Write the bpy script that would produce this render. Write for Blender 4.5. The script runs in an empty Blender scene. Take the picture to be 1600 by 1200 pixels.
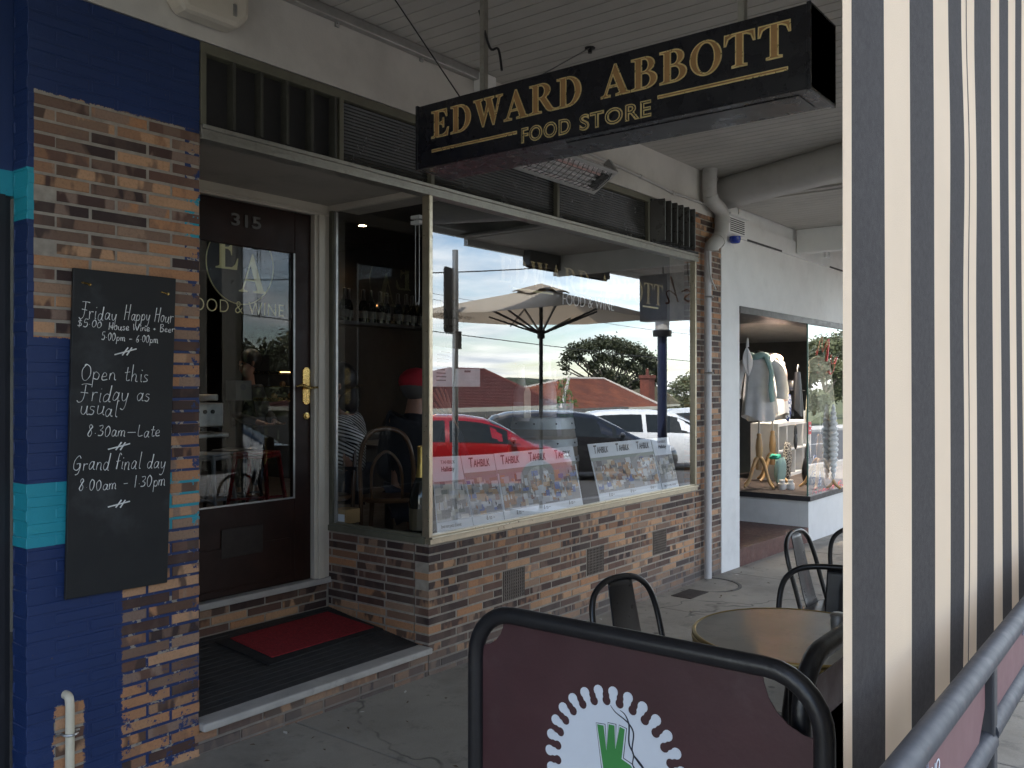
import bpy, bmesh, math, random
from mathutils import Vector, Matrix
R = math.radians
rnd = random.Random(11)
sc = bpy.context.scene
COL = sc.collection

# ------------------------------------------------------------ camera, sky, sun, exposure
CX, CY, CH, FPX = 0.0, -3.42, 1.6, 1383.0
FW = Vector((.7901, .6130, 0)); RT = Vector((.6130, -.7901, 0))
cam_d = bpy.data.cameras.new('camera'); cam = bpy.data.objects.new('camera', cam_d); COL.objects.link(cam)
cam.location = (CX, CY, CH)
cam.rotation_euler = (R(90.17), 0, -math.atan2(FW.x, FW.y))
cam_d.sensor_width = 36; cam_d.lens = 36 * FPX / 1600; cam_d.clip_start = .05; cam_d.clip_end = 3000
sc.camera = cam
SUN = Vector((-.48, .24, .85)).normalized()
w = bpy.data.worlds.new('World'); sc.world = w; w.use_nodes = True
wn = w.node_tree; wn.nodes.clear()
def _wn(t, **k):
    n = wn.nodes.new(t)
    for a, b in k.items(): setattr(n, a, b)
    return n
sky = _wn('ShaderNodeTexSky', sky_type='NISHITA', sun_disc=False, sun_elevation=math.asin(SUN.z), sun_rotation=math.atan2(SUN.x, SUN.y))
sky.air_density = 1.0; sky.dust_density = .3; sky.ozone_density = 2.2
tc = _wn('ShaderNodeTexCoord'); sep = _wn('ShaderNodeSeparateXYZ'); wn.links.new(tc.outputs['Generated'], sep.inputs[0])
def wmath(op, a, b=0.0):
    n = _wn('ShaderNodeMath', operation=op)
    for i, s in enumerate((a, b)):
        if isinstance(s, (int, float)): n.inputs[i].default_value = s
        else: wn.links.new(s, n.inputs[i])
    return n.outputs[0]
zz = wmath('ADD', wmath('MAXIMUM', sep.outputs[2], 0.0), .10)
cmb = _wn('ShaderNodeCombineXYZ')
wn.links.new(wmath('DIVIDE', sep.outputs[0], zz), cmb.inputs[0]); wn.links.new(wmath('DIVIDE', sep.outputs[1], zz), cmb.inputs[1])
nz = _wn('ShaderNodeTexNoise'); nz.inputs['Scale'].default_value = .62; nz.inputs['Detail'].default_value = 9; nz.inputs['Roughness'].default_value = .56; nz.inputs['Distortion'].default_value = .5
wn.links.new(cmb.outputs[0], nz.inputs['Vector'])
rp = _wn('ShaderNodeValToRGB'); rp.color_ramp.elements[0].position = .44; rp.color_ramp.elements[1].position = .61
wn.links.new(nz.outputs[0], rp.inputs[0])
nz2 = _wn('ShaderNodeTexNoise'); nz2.inputs['Scale'].default_value = 1.9; nz2.inputs['Detail'].default_value = 6
wn.links.new(cmb.outputs[0], nz2.inputs['Vector'])
rp2 = _wn('ShaderNodeValToRGB'); rp2.color_ramp.elements[0].position = .3; rp2.color_ramp.elements[1].position = .7
CLOUD_LO, CLOUD_HI = 7.0, 11.5
rp2.color_ramp.elements[0].color = (.52, .56, .62, 1); rp2.color_ramp.elements[1].color = (1, .98, .94, 1)
wn.links.new(nz2.outputs[0], rp2.inputs[0])
sclr = _wn('ShaderNodeVectorMath', operation='SCALE'); sclr.inputs['Scale'].default_value = CLOUD_HI
wn.links.new(rp2.outputs[0], sclr.inputs[0])
mx = _wn('ShaderNodeMix', data_type='RGBA')
wn.links.new(wmath('MULTIPLY', rp.outputs[0], .92), mx.inputs[0]); wn.links.new(sky.outputs[0], mx.inputs[6]); wn.links.new(sclr.outputs[0], mx.inputs[7])
bg = _wn('ShaderNodeBackground'); bg.inputs[1].default_value = .14
wo = _wn('ShaderNodeOutputWorld'); wn.links.new(mx.outputs[2], bg.inputs[0]); wn.links.new(bg.outputs[0], wo.inputs[0])
sd = bpy.data.lights.new('sun', 'SUN'); sd.energy = 3.2; sd.angle = R(.6); sd.color = (1, .95, .87)
so = bpy.data.objects.new('sun', sd); COL.objects.link(so); so.rotation_euler = SUN.to_track_quat('Z', 'Y').to_euler(); so.location = (0, 0, 30)
sc.view_settings.view_transform = 'Standard'; sc.view_settings.look = 'None'
sc.view_settings.exposure = 1.75; sc.view_settings.gamma = 1
sc.cycles.max_bounces = 12; sc.cycles.transparent_max_bounces = 16; sc.cycles.diffuse_bounces = 5; sc.cycles.glossy_bounces = 6
sc.cycles.use_denoising = True; sc.cycles.sample_clamp_indirect = 8

# ------------------------------------------------------------ pixel helpers (turn measured photo points into real 3D positions)
def ray(px, py): return FW + RT * ((px - 800) / FPX) + Vector((0, 0, (604 - py) / FPX))
ORG = Vector((CX, CY, CH))
def onY(px, py, y): d = ray(px, py); return ORG + d * ((y - CY) / d.y)
def onX(px, py, x): d = ray(px, py); return ORG + d * (x / d.x)
def onZ(px, py, z): d = ray(px, py); return ORG + d * ((z - CH) / d.z)
def atD(px, py, dep): return ORG + ray(px, py) * dep
def mir(v): return Vector((v.x, -v.y, v.z))
def G(x): return -.0167 * (x - 2.2)

# ------------------------------------------------------------ materials
class NT:
    def __init__(s, m): s.t = m.node_tree; s.l = s.t.links
    def n(s, typ, **k):
        q = s.t.nodes.new(typ)
        for a, b in k.items(): setattr(q, a, b)
        return q
    def put(s, v, sock):
        if isinstance(v, (int, float)): sock.default_value = v
        elif isinstance(v, (tuple, list)): sock.default_value = tuple(v) + ((1,) if len(v) == 3 and len(sock.default_value) == 4 else ())
        else: s.l.new(v, sock)
    def m(s, op, a, b=0.0, c=None):
        q = s.n('ShaderNodeMath', operation=op)
        s.put(a, q.inputs[0]); s.put(b, q.inputs[1])
        if c is not None: s.put(c, q.inputs[2])
        return q.outputs[0]
    def mix(s, f, a, b, bt='MIX'):
        q = s.n('ShaderNodeMix', data_type='RGBA', blend_type=bt); s.put(f, q.inputs[0]); s.put(a, q.inputs[6]); s.put(b, q.inputs[7]); return q.outputs[2]
    def noise(s, vec, scale, det=4, rough=.6):
        q = s.n('ShaderNodeTexNoise'); q.inputs['Scale'].default_value = scale; q.inputs['Detail'].default_value = det; q.inputs['Roughness'].default_value = rough
        if vec is not None: s.l.new(vec, q.inputs['Vector'])
        return q.outputs[0]
    def ramp(s, f, stops, interp='LINEAR'):
        q = s.n('ShaderNodeValToRGB'); q.color_ramp.interpolation = interp; e = q.color_ramp.elements
        while len(e) < len(stops): e.new(.5)
        for i, (p, c) in enumerate(stops):
            e[i].position = p; e[i].color = (tuple(c) + (1,)) if isinstance(c, (tuple, list)) else (c, c, c, 1)
        s.put(f, q.inputs[0]); return q.outputs[0]
    def bump(s, h, st, d=.01):
        q = s.n('ShaderNodeBump'); q.inputs['Strength'].default_value = st; q.inputs['Distance'].default_value = d; s.l.new(h, q.inputs['Height']); return q.outputs[0]
    def xyz(s, v):
        q = s.n('ShaderNodeSeparateXYZ'); s.l.new(v, q.inputs[0]); return q.outputs
    def comb(s, a, b, c):
        q = s.n('ShaderNodeCombineXYZ')
        for i, v in enumerate((a, b, c)): s.put(v, q.inputs[i])
        return q.outputs[0]
def newmat(name):
    m = bpy.data.materials.new(name); m.use_nodes = True
    N = NT(m); N.b = m.node_tree.nodes['Principled BSDF']; N.mat = m
    N.pos = N.n('ShaderNodeNewGeometry').outputs['Position']; N.obj = N.n('ShaderNodeTexCoord').outputs['Object']
    return N
def M(name, c, rough=.5, metal=0., var=.12, scale=9., bump=0., bs=60., coat=0., dirt=None, spec=.5, ao=0):
    N = newmat(name); b = N.b
    f = N.noise(N.obj, scale, 5)
    lo = tuple(x * (1 - var) for x in c); hi = tuple(min(1, x * (1 + var)) for x in c)
    col = N.ramp(f, [(.3, lo), (.7, hi)])
    if dirt:
        col = N.mix(N.ramp(N.noise(N.pos, dirt[1], 7, .65), [(dirt[2], 0.), (dirt[2] + .22, dirt[3])]), col, dirt[0])
    N.l.new(col, b.inputs['Base Color'])
    rr = N.ramp(N.noise(N.obj, scale * 2.3, 4), [(.3, max(0, rough - .08)), (.7, min(1, rough + .08))]); N.l.new(rr, b.inputs['Roughness'])
    b.inputs['Metallic'].default_value = metal; b.inputs['Coat Weight'].default_value = coat; b.inputs['Specular IOR Level'].default_value = spec
    if bump: N.l.new(N.bump(N.noise(N.obj, bs, 6), bump, .004), b.inputs['Normal'])
    return N.mat
def glass(name, refl, tint=(1, 1, 1), rough=0.):
    m = bpy.data.materials.new(name); m.use_nodes = True; N = NT(m); N.t.nodes.clear()
    tr = N.n('ShaderNodeBsdfTransparent'); tr.inputs[0].default_value = tuple(tint) + (1,)
    gl = N.n('ShaderNodeBsdfGlossy'); gl.inputs['Roughness'].default_value = rough; gl.inputs['Color'].default_value = (.97, .99, 1, 1)
    lw = N.n('ShaderNodeLayerWeight'); lw.inputs[0].default_value = .5
    f = N.m('ADD', N.m('MULTIPLY', N.m('POWER', lw.outputs['Facing'], 2.5), .75), refl)
    ms = N.n('ShaderNodeMixShader'); N.l.new(N.m('MINIMUM', f, 1.0), ms.inputs[0]); N.l.new(tr.outputs[0], ms.inputs[1]); N.l.new(gl.outputs[0], ms.inputs[2])
    o = N.n('ShaderNodeOutputMaterial'); N.l.new(ms.outputs[0], o.inputs[0]); return m
def emit(name, c, s):
    m = bpy.data.materials.new(name); m.use_nodes = True; b = m.node_tree.nodes['Principled BSDF']
    b.inputs['Base Color'].default_value = tuple(c) + (1,); b.inputs['Emission Color'].default_value = tuple(c) + (1,); b.inputs['Emission Strength'].default_value = s
    return m
def brick_mat(name, paint=False, mortar=False, porch=False):
    N = newmat(name); b = N.b; at = N.n('ShaderNodeAttribute', attribute_name='bc'); a = N.xyz(at.outputs['Vector']); p = N.xyz(N.pos)
    if mortar:
        col = N.ramp(N.noise(N.pos, 22, 6), [(.25, (.23, .20, .165)), (.75, (.40, .35, .285))]); bumpn = N.noise(N.pos, 240, 4)
    else:
        base = N.ramp(a[0], [(0, (.040, .022, .020)), (.16, (.068, .034, .027)), (.31, (.13, .066, .046)), (.43, (.21, .12, .078)), (.52, (.45, .22, .105)), (.70, (.52, .295, .16)), (.88, (.32, .20, .13))], 'CONSTANT')
        alt = N.ramp(a[1], [(0, (.055, .032, .026)), (.3, (.30, .15, .08)), (.5, (.19, .115, .08)), (.7, (.42, .23, .12)), (.85, (.27, .18, .135))], 'CONSTANT')
        run = N.m('ADD', N.m('ADD', p[0], p[1]), N.m('MULTIPLY', a[2], 90))
        v = N.comb(N.m('MULTIPLY', run, 13), N.m('MULTIPLY', a[1], 77), N.m('MULTIPLY', p[2], 5))
        f = N.ramp(N.noise(v, 1., 2, .5), [(.47, 0.), (.54, 1.)])
        f = N.m('MULTIPLY', f, N.ramp(a[2], [(.0, .1), (.35, .85)], 'CONSTANT'))
        col = N.mix(f, base, alt)
        col = N.mix(N.ramp(N.noise(N.pos, 95, 6, .7), [(.48, 0.), (.78, .45)]), col, (.07, .04, .03))
        col = N.mix(N.ramp(N.noise(N.pos, 3.1, 6, .6), [(.5, 0.), (.75, .35)]), col, (.27, .20, .15))
        bumpn = N.noise(N.pos, 190, 5)
    if not paint and porch is False:  # grey grime low on the wall
        g = N.m('MULTIPLY', N.ramp(N.m('ADD', p[2], N.m('MULTIPLY', N.noise(N.pos, 9), .25)), [(.08, .75), (.34, 0.)]), 1.0)
        col = N.mix(g, col, (.11, .10, .095))
    rough = .72
    if paint:
        e = N.m('MULTIPLY', N.m('SUBTRACT', N.noise(N.pos, 46, 6, .75), .5), .09 if mortar else .06)
        x = N.m('ADD', p[0], e); z = N.m('ADD', p[2], N.m('MULTIPLY', e, .55))
        def gt(q, t): return N.m('GREATER_THAN', q, t)
        def lt(q, t): return N.m('LESS_THAN', q, t)
        top = gt(z, 2.708)
        left = lt(p[0], 1.509)
        low = N.m('MULTIPLY', lt(x, 1.852), lt(z, 1.785))
        patch = N.m('MULTIPLY', N.m('MULTIPLY', gt(x, 1.585), lt(x, 1.698)), lt(z, .385))
        low = N.m('MULTIPLY', low, N.m('SUBTRACT', 1.0, patch))
        mask = N.m('MAXIMUM', N.m('MAXIMUM', top, left), low)
        if mortar:  # paint left in the joints of the stripped brick
            res = N.m('MULTIPLY', lt(z, N.m('ADD', 1.62, N.m('MULTIPLY', N.noise(N.pos, 6), .5))), gt(N.noise(N.pos, 15, 5, .7), .44))
            res = N.m('MULTIPLY', res, gt(p[0], 1.8)); mask = N.m('MAXIMUM', mask, res)
            res2 = N.m('MULTIPLY', gt(p[0], 2.13), gt(N.noise(N.pos, 21, 4), .5)); mask = N.m('MAXIMUM', mask, res2)
        else:
            res = N.m('MULTIPLY', N.m('MULTIPLY', lt(z, .42), gt(p[0], 1.84)), gt(N.noise(N.pos, 11, 7, .8), .575)); mask = N.m('MAXIMUM', mask, res)
            res = N.m('MULTIPLY', gt(x, 2.165), gt(N.noise(N.pos, 16, 6, .7), .56)); mask = N.m('MAXIMUM', mask, res)
        teal = N.m('MAXIMUM', N.m('MULTIPLY', gt(p[2], 2.222), lt(p[2], 2.415)), N.m('MULTIPLY', gt(p[2], 1.0), lt(p[2], 1.238)))
        blue = N.mix(N.noise(N.pos, 2.2, 5), (.009, .026, .095), (.015, .040, .145))
        blue = N.mix(N.ramp(N.noise(N.pos, 30, 7, .8), [(.6, 0.), (.8, .35)]), blue, (.045, .085, .23))
        pc = N.mix(teal, blue, N.mix(N.noise(N.pos, 7, 5), (.012, .25, .33), (.02, .34, .43)))
        chip = N.ramp(N.noise(N.pos, 60, 3, .5), [(.735, 0.), (.75, 1.)])
        pc = N.mix(chip, pc, (.10, .07, .06))
        col = N.mix(mask, col, pc); N.l.new(N.m('ADD', N.m('MULTIPLY', mask, -.30), .74), b.inputs['Roughness'])
        st = N.m('MULTIPLY', mask, 1.0)
    else: b.inputs['Roughness'].default_value = rough
    N.l.new(col, b.inputs['Base Color']); N.l.new(N.bump(bumpn, .55, .003), b.inputs['Normal'])
    return N.mat

m_brick = brick_mat('flashed brick'); m_mortar = brick_mat('lime mortar', mortar=True)
m_brickp = brick_mat('part painted brick', paint=True); m_mortarp = brick_mat('part painted mortar', paint=True, mortar=True)
m_render = M('white render', (.60, .575, .53), .8, var=.06, scale=3, bump=.25, bs=90, dirt=((.33, .31, .28), 1.7, .5, .45))
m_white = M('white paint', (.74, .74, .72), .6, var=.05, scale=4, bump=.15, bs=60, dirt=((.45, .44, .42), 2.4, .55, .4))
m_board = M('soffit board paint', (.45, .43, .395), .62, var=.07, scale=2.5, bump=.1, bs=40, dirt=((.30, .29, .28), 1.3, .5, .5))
m_gap = M('board gap', (.06, .06, .06), .9)
m_cream = M('cream gloss paint', (.60, .55, .46), .42, var=.06, scale=5, dirt=((.25, .2, .16), 18, .66, .7))
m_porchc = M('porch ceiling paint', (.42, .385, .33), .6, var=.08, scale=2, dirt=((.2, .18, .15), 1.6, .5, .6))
m_anod = M('pale gold anodised aluminium', (.62, .55, .41), .34, .85, var=.08, scale=20, dirt=((.3, .28, .22), 30, .6, .4))
m_anodd = M('dull aluminium', (.36, .35, .31), .42, .7, var=.1, scale=20, dirt=((.14, .13, .11), 22, .55, .5))
m_olive = M('olive painted frame', (.13, .125, .09), .55, var=.15, scale=9)
m_glass = glass('plate glass', .17); m_glass2 = glass('door glass', .035, (.9, .92, .92)); m_glassb = glass('boutique glass', .06)
m_dark = M('dark interior paint', (.022, .021, .021), .8, var=.2, scale=3)
m_darkwood = M('red brown varnished wood', (.021, .0075, .005), .45, var=.35, scale=6, spec=.3)
m_brass = M('brass', (.62, .44, .16), .25, 1., var=.1, scale=30)
m_black = M('black powder coat', (.012, .012, .014), .36, var=.2, scale=30, bump=.15, bs=120, dirt=((.07, .068, .065), 26, .63, .5))
m_blackg = M('satin black metal', (.010, .010, .012), .34, .0, var=.15, scale=20, coat=.15)
m_concrete = None
def concrete():
    N = newmat('worn concrete paving'); b = N.b; p = N.pos
    c = N.ramp(N.noise(p, 1.6, 8, .65), [(.3, (.21, .188, .155)), (.7, (.335, .305, .258))])
    c = N.mix(N.ramp(N.noise(p, 150, 5, .8), [(.35, 0.), (.7, .5)]), c, (.36, .345, .32))
    c = N.mix(N.ramp(N.noise(p, 5.2, 7, .7), [(.56, 0.), (.66, .55)]), c, (.12, .114, .106))
    c = N.mix(N.ramp(N.noise(p, .75, 8, .7), [(.5, 0.), (.68, .6)]), c, (.105, .098, .088))
    vc = N.n('ShaderNodeTexVoronoi', feature='DISTANCE_TO_EDGE'); vc.inputs['Scale'].default_value = .55; N.l.new(N.n('ShaderNodeVectorMath', operation='ADD').outputs[0], vc.inputs['Vector']); va = vc.inputs['Vector'].links[0].from_node; N.l.new(p, va.inputs[0]); wv = N.n('ShaderNodeTexNoise'); wv.inputs['Scale'].default_value = 4; N.l.new(p, wv.inputs['Vector']); sv = N.n('ShaderNodeVectorMath', operation='SCALE'); sv.inputs['Scale'].default_value = .35; N.l.new(wv.outputs['Color'], sv.inputs[0]); N.l.new(sv.outputs[0], va.inputs[1])
    c = N.mix(N.m('MULTIPLY', N.ramp(vc.outputs['Distance'], [(.002, .8), (.006, 0.)]), N.ramp(N.noise(p, .9), [(.5, 0.), (.56, 1.)])), c, (.05, .047, .044))
    v = N.n('ShaderNodeTexVoronoi'); v.inputs['Scale'].default_value = 3.1; N.l.new(p, v.inputs['Vector'])
    c = N.mix(N.ramp(v.outputs['Distance'], [(.045, .75), (.07, 0.)]), c, (.07, .067, .064))
    N.l.new(c, b.inputs['Base Color']); b.inputs['Roughness'].default_value = .78
    N.l.new(N.bump(N.noise(p, 210, 6), .5, .003), b.inputs['Normal']); return N.mat
m_concrete = concrete()
m_conlight = M('pale concrete edge', (.42, .40, .37), .75, var=.12, scale=9, bump=.4, bs=90, dirt=((.2, .19, .18), 14, .55, .6))
m_asphalt = M('asphalt', (.055, .055, .057), .85, var=.2, scale=4, bump=.5, bs=300)
m_lino = M('grey porch matting', (.035, .034, .034), .7, var=.2, scale=8, bump=.3, bs=200)
m_red = M('red carpet mat', (.24, .009, .014), .95, var=.3, scale=60, bump=.9, bs=420)
m_rubber = M('black rubber', (.015, .015, .016), .75, var=.2, bump=.2)
m_slate = M('chalkboard', (.012, .013, .014), .62, var=.2, scale=2.5, dirt=((.085, .09, .095), 3.2, .56, .5))
m_chalk = M('chalk', (.78, .78, .76), .9, var=.1, scale=60)
m_signb = M('black sign enamel', (.007, .007, .011), .28, var=.15, scale=6)
m_gold = M('gold leaf', (.84, .66, .32), .32, .75, var=.15, scale=25)
m_goldp = M('brown gold fill', (.42, .235, .095), .36, .35, var=.18, scale=14)
m_golds = M('gold vinyl', (.60, .55, .30), .45, .2, var=.05)
def film():
    m = bpy.data.materials.new('sheer gold film'); m.use_nodes = True; q = m.node_tree.nodes['Principled BSDF']; q.inputs['Base Color'].default_value = (.66, .50, .20, 1); q.inputs['Roughness'].default_value = .5; q.inputs['Alpha'].default_value = .38; return m  # part-transparent gold, so the letters stay faint
m_goldf = film()
m_whitev = M('white vinyl', (.8, .82, .8), .5, var=.03)
m_steel = M('galvanised steel', (.42, .42, .41), .4, .8, var=.12, scale=16)
m_pvc = M('cream plastic pipe', (.66, .60, .46), .4, var=.06, scale=8)
m_pvcw = M('white painted pipe', (.46, .445, .425), .5, var=.07, scale=9, dirt=((.25, .23, .22), 9, .55, .5))
m_maroon = M('maroon vinyl banner', (.055, .021, .025), .45, var=.14, scale=4, bump=.35, bs=14, dirt=((.11, .075, .075), 5, .58, .35))
m_banwhite = M('white banner print', (.62, .67, .74), .45, var=.03)
m_green = M('green banner print', (.045, .24, .06), .45, var=.05)
m_ink = M('dark ink', (.012, .015, .028), .5)
# ------------------------------------------------------------ mesh building
class MB:
    def __init__(s): s.v = []; s.f = []; s.mi = []; s.attr = []
    def add(s, vs, fs, mi=0, at=None):
        o = len(s.v); s.v += [Vector(q) for q in vs]
        for f in fs: s.f.append([o + i for i in f]); s.mi.append(mi); s.attr.append(at)
        return s
    def box(s, x0, x1, y0, y1, z0, z1, mi=0, at=None):
        return s.add([(x0, y0, z0), (x1, y0, z0), (x1, y1, z0), (x0, y1, z0), (x0, y0, z1), (x1, y0, z1), (x1, y1, z1), (x0, y1, z1)],
                     [(0, 3, 2, 1), (4, 5, 6, 7), (0, 1, 5, 4), (1, 2, 6, 5), (2, 3, 7, 6), (3, 0, 4, 7)], mi, at)
    def sbox(s, x0, x1, y0, y1, z0, z1, mi=0):   # box following the fall of the street
        o = len(s.v); s.box(x0, x1, y0, y1, z0, z1, mi)
        for q in s.v[o:]: q.z += G(q.x)
        return s
    def obox(s, c, ax, ay, az, mi=0):
        c, ax, ay, az = map(Vector, (c, ax, ay, az)); P = []
        for k in (-1, 1):
            for i, j in ((-1, -1), (1, -1), (1, 1), (-1, 1)): P.append(c + ax * i + ay * j + az * k)
        return s.add(P, [(0, 3, 2, 1), (4, 5, 6, 7), (0, 1, 5, 4), (1, 2, 6, 5), (2, 3, 7, 6), (3, 0, 4, 7)], mi)
    def bar(s, a, b, wd, ht, up=(0, 0, 1), mi=0):
        a, b = Vector(a), Vector(b); d = b - a; t = d.normalized(); u = Vector(up)
        sx = t.cross(u).normalized(); uz = sx.cross(t)
        return s.obox((a + b) / 2, d / 2, sx * wd / 2, uz * ht / 2, mi)
    def prism(s, poly, off, mi=0):
        n = len(poly); off = Vector(off); P = [Vector(p) for p in poly]
        return s.add(P + [p + off for p in P], [list(range(n)), list(range(2 * n - 1, n - 1, -1))] + [[i, i + n, (i + 1) % n + n, (i + 1) % n] for i in range(n)], mi)
    def poly(s, pts, mi=0, at=None): return s.add(pts, [list(range(len(pts)))], mi, at)
    def tube(s, pts, r, n=8, closed=False, mi=0, flat=1.0, caps=True):
        P = [Vector(p) for p in pts]; L = len(P); rr = r if isinstance(r, (list, tuple)) else [r] * L
        T = []
        for i in range(L):
            a = P[(i - 1) % L] if closed or i else P[0]; b = P[(i + 1) % L] if closed or i < L - 1 else P[-1]
            T.append((b - a).normalized())
        u = T[0].orthogonal().normalized(); vs = []; fs = []
        for i in range(L):
            u = (u - T[i] * u.dot(T[i]));  u = u.normalized() if u.length > 1e-6 else T[i].orthogonal().normalized()
            q = T[i].cross(u)
            for k in range(n):
                an = 2 * math.pi * k / n; vs.append(P[i] + (u * math.cos(an) + q * math.sin(an) * flat) * rr[i])
        for i in range(L if closed else L - 1):
            for k in range(n):
                a, b = i * n + k, i * n + (k + 1) % n; c, d = ((i + 1) % L) * n + (k + 1) % n, ((i + 1) % L) * n + k
                fs.append((a, b, c, d))
        if not closed and caps: fs += [list(range(n - 1, -1, -1)), list(range((L - 1) * n, L * n))]
        return s.add(vs, fs, mi)
    def lathe(s, prof, c=(0, 0, 0), n=24, mi=0, sx=1., sy=1., T=None):
        c = Vector(c); vs = []; fs = []; L = len(prof)
        for r, z in prof:
            for k in range(n):
                a = 2 * math.pi * k / n; q = Vector((r * math.cos(a) * sx, r * math.sin(a) * sy, z)); vs.append((T @ q if T else q) + c)
        for i in range(L - 1):
            for k in range(n): fs.append((i * n + k, i * n + (k + 1) % n, (i + 1) * n + (k + 1) % n, (i + 1) * n + k))
        if prof[0][0] > 1e-5: fs.append(list(range(n - 1, -1, -1)))
        if prof[-1][0] > 1e-5: fs.append(list(range((L - 1) * n, L * n)))
        return s.add(vs, fs, mi)
    def ball(s, c, r, n=12, mi=0, sc=(1, 1, 1)):
        c = Vector(c); prof = [(math.sin(math.pi * i / (n // 2 + 2)), -math.cos(math.pi * i / (n // 2 + 2))) for i in range(n // 2 + 3)]
        o = len(s.v); s.lathe([(max(a, 1e-4) * r, b * r) for a, b in prof], (0, 0, 0), n, mi)
        for q in s.v[o:]: q.x *= sc[0]; q.y *= sc[1]; q.z *= sc[2]; q += c
        return s
    def sheet(s, fn, nu, nv, mi=0):
        vs = [fn(i / nu, j / nv) for j in range(nv + 1) for i in range(nu + 1)]
        fs = [(j * (nu + 1) + i, j * (nu + 1) + i + 1, (j + 1) * (nu + 1) + i + 1, (j + 1) * (nu + 1) + i) for j in range(nv) for i in range(nu)]
        return s.add(vs, fs, mi)
    def xf(s, mt):
        s.v = [mt @ q for q in s.v]; return s
    def build(s, name, mats, parent=None, label=None, smooth=None, bevel=0, local=False, solid=0):
        me = bpy.data.meshes.new(name); o = bpy.data.objects.new(name, me); COL.objects.link(o)
        sh = Vector((0, 0, 0)) if (parent is None or local) else base(parent)
        me.from_pydata([tuple(q - sh) for q in s.v], [], s.f)
        for mt in (mats if isinstance(mats, (list, tuple)) else [mats]): me.materials.append(mt)
        me.polygons.foreach_set('material_index', s.mi)
        if any(a is not None for a in s.attr):
            at = me.attributes.new('bc', 'FLOAT_VECTOR', 'FACE')
            at.data.foreach_set('vector', [c for a in s.attr for c in (a or (0, 0, 0))])
        if smooth:
            me.polygons.foreach_set('use_smooth', [True] * len(me.polygons)); me.set_sharp_from_angle(angle=R(smooth))
        if parent: o.parent = parent
        if label: o['label'] = label
        if solid:
            md = o.modifiers.new('thick', 'SOLIDIFY'); md.thickness = solid; md.offset = 0
        if bevel:
            md = o.modifiers.new('edge', 'BEVEL'); md.width = bevel; md.segments = 2; md.limit_method = 'ANGLE'
        me.validate(); me.update(); return o
def base(o):
    v = Vector((0, 0, 0))
    while o: v += o.location; o = o.parent
    return v
def tag(o, label=None, cat=None, group=None, kind=None):
    if label: o['label'] = label
    if cat: o['category'] = cat
    if group: o['group'] = group
    if kind: o['kind'] = kind
    return o
def thing(name, label, cat, loc=(0, 0, 0), rz=0, group=None):
    o = bpy.data.objects.new(name, None); COL.objects.link(o); o.location = loc; o.rotation_euler = (0, 0, rz); o.empty_display_size = .2
    return tag(o, label, cat, group)
def dup(root, loc, rz, label, group=None):
    r = root.copy(); COL.objects.link(r); r.location = loc; r.rotation_euler = (0, 0, rz); r['label'] = label
    if group: r['group'] = group
    for ch in list(root.children):
        c = ch.copy(); COL.objects.link(c); c.parent = r
        for g in list(ch.children):
            d = g.copy(); COL.objects.link(d); d.parent = c
    return r
def arc(cx, cy, r, a0, a1, n=8, ry=None):
    return [(cx + r * math.cos(R(a0 + (a1 - a0) * i / n)), cy + (ry or r) * math.sin(R(a0 + (a1 - a0) * i / n))) for i in range(n + 1)]
def smooth_path(P, k=5):
    P = [Vector(p) for p in P]; out = []
    for i in range(len(P) - 1):
        a, b, c, d = P[max(i - 1, 0)], P[i], P[i + 1], P[min(i + 2, len(P) - 1)]
        for j in range(k):
            t = j / k; out.append(.5 * ((2 * b) + (c - a) * t + (2 * a - 5 * b + 4 * c - d) * t * t + (3 * b - a - 3 * c + d) * t ** 3))
    return out + [P[-1]]
# frames for lettering: FACADE looks to the street (-y); SIDE looks to -x
def fr_facade(p): return Matrix(((1, 0, 0, p[0]), (0, 0, -1, p[1]), (0, 1, 0, p[2]), (0, 0, 0, 1)))
def fr_side(p): return Matrix(((0, 0, -1, p[0]), (-1, 0, 0, p[1]), (0, 1, 0, p[2]), (0, 0, 0, 1)))
TODO = []
def curve_obj(cu, name, mat, mtx, parent, label=None):
    o = bpy.data.objects.new(name, cu); COL.objects.link(o); cu.materials.append(mat)
    TODO.append((o, name, mtx, parent, label)); return o
def text(name, body, size, mat, mtx, parent, width=None, off=0., ext=.0006, align='LEFT', space=1., label=None):
    cu = bpy.data.curves.new(name, 'FONT'); cu.body = body; cu.size = size; cu.offset = off; cu.extrude = ext; cu.align_x = align; cu.space_character = space; cu.resolution_u = 4
    o = curve_obj(cu, name, mat, mtx, parent, label); o['fitw'] = width or 0.; o['al'] = align; return o
SER = {}
SER['E'] = (.76, [[(0, 0), (.68, 0), (.72, .28), (.69, .28), (.62, .13), (.52, .055), (.30, .045), (.30, .485), (.40, .475), (.47, .43), (.49, .34), (.52, .34), (.52, .68), (.49, .68), (.47, .58), (.40, .535), (.30, .525), (.30, .955), (.48, .945), (.57, .89), (.63, .74), (.66, .74), (.64, 1), (0, 1), (0, .965), (.08, .95), (.12, .92), (.12, .08), (.08, .05), (0, .035)]])
SER['D'] = (.88, [[(0, 0), (.36, 0)] + arc(.36, .5, .46, -90, 90, 18, .5)[1:] + [(0, 1), (0, .965), (.08, .95), (.12, .92), (.12, .08), (.08, .05), (0, .035)], [(.30, .045)] + arc(.35, .5, .28, -90, 90, 16, .455) + [(.30, .955)]])
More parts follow.
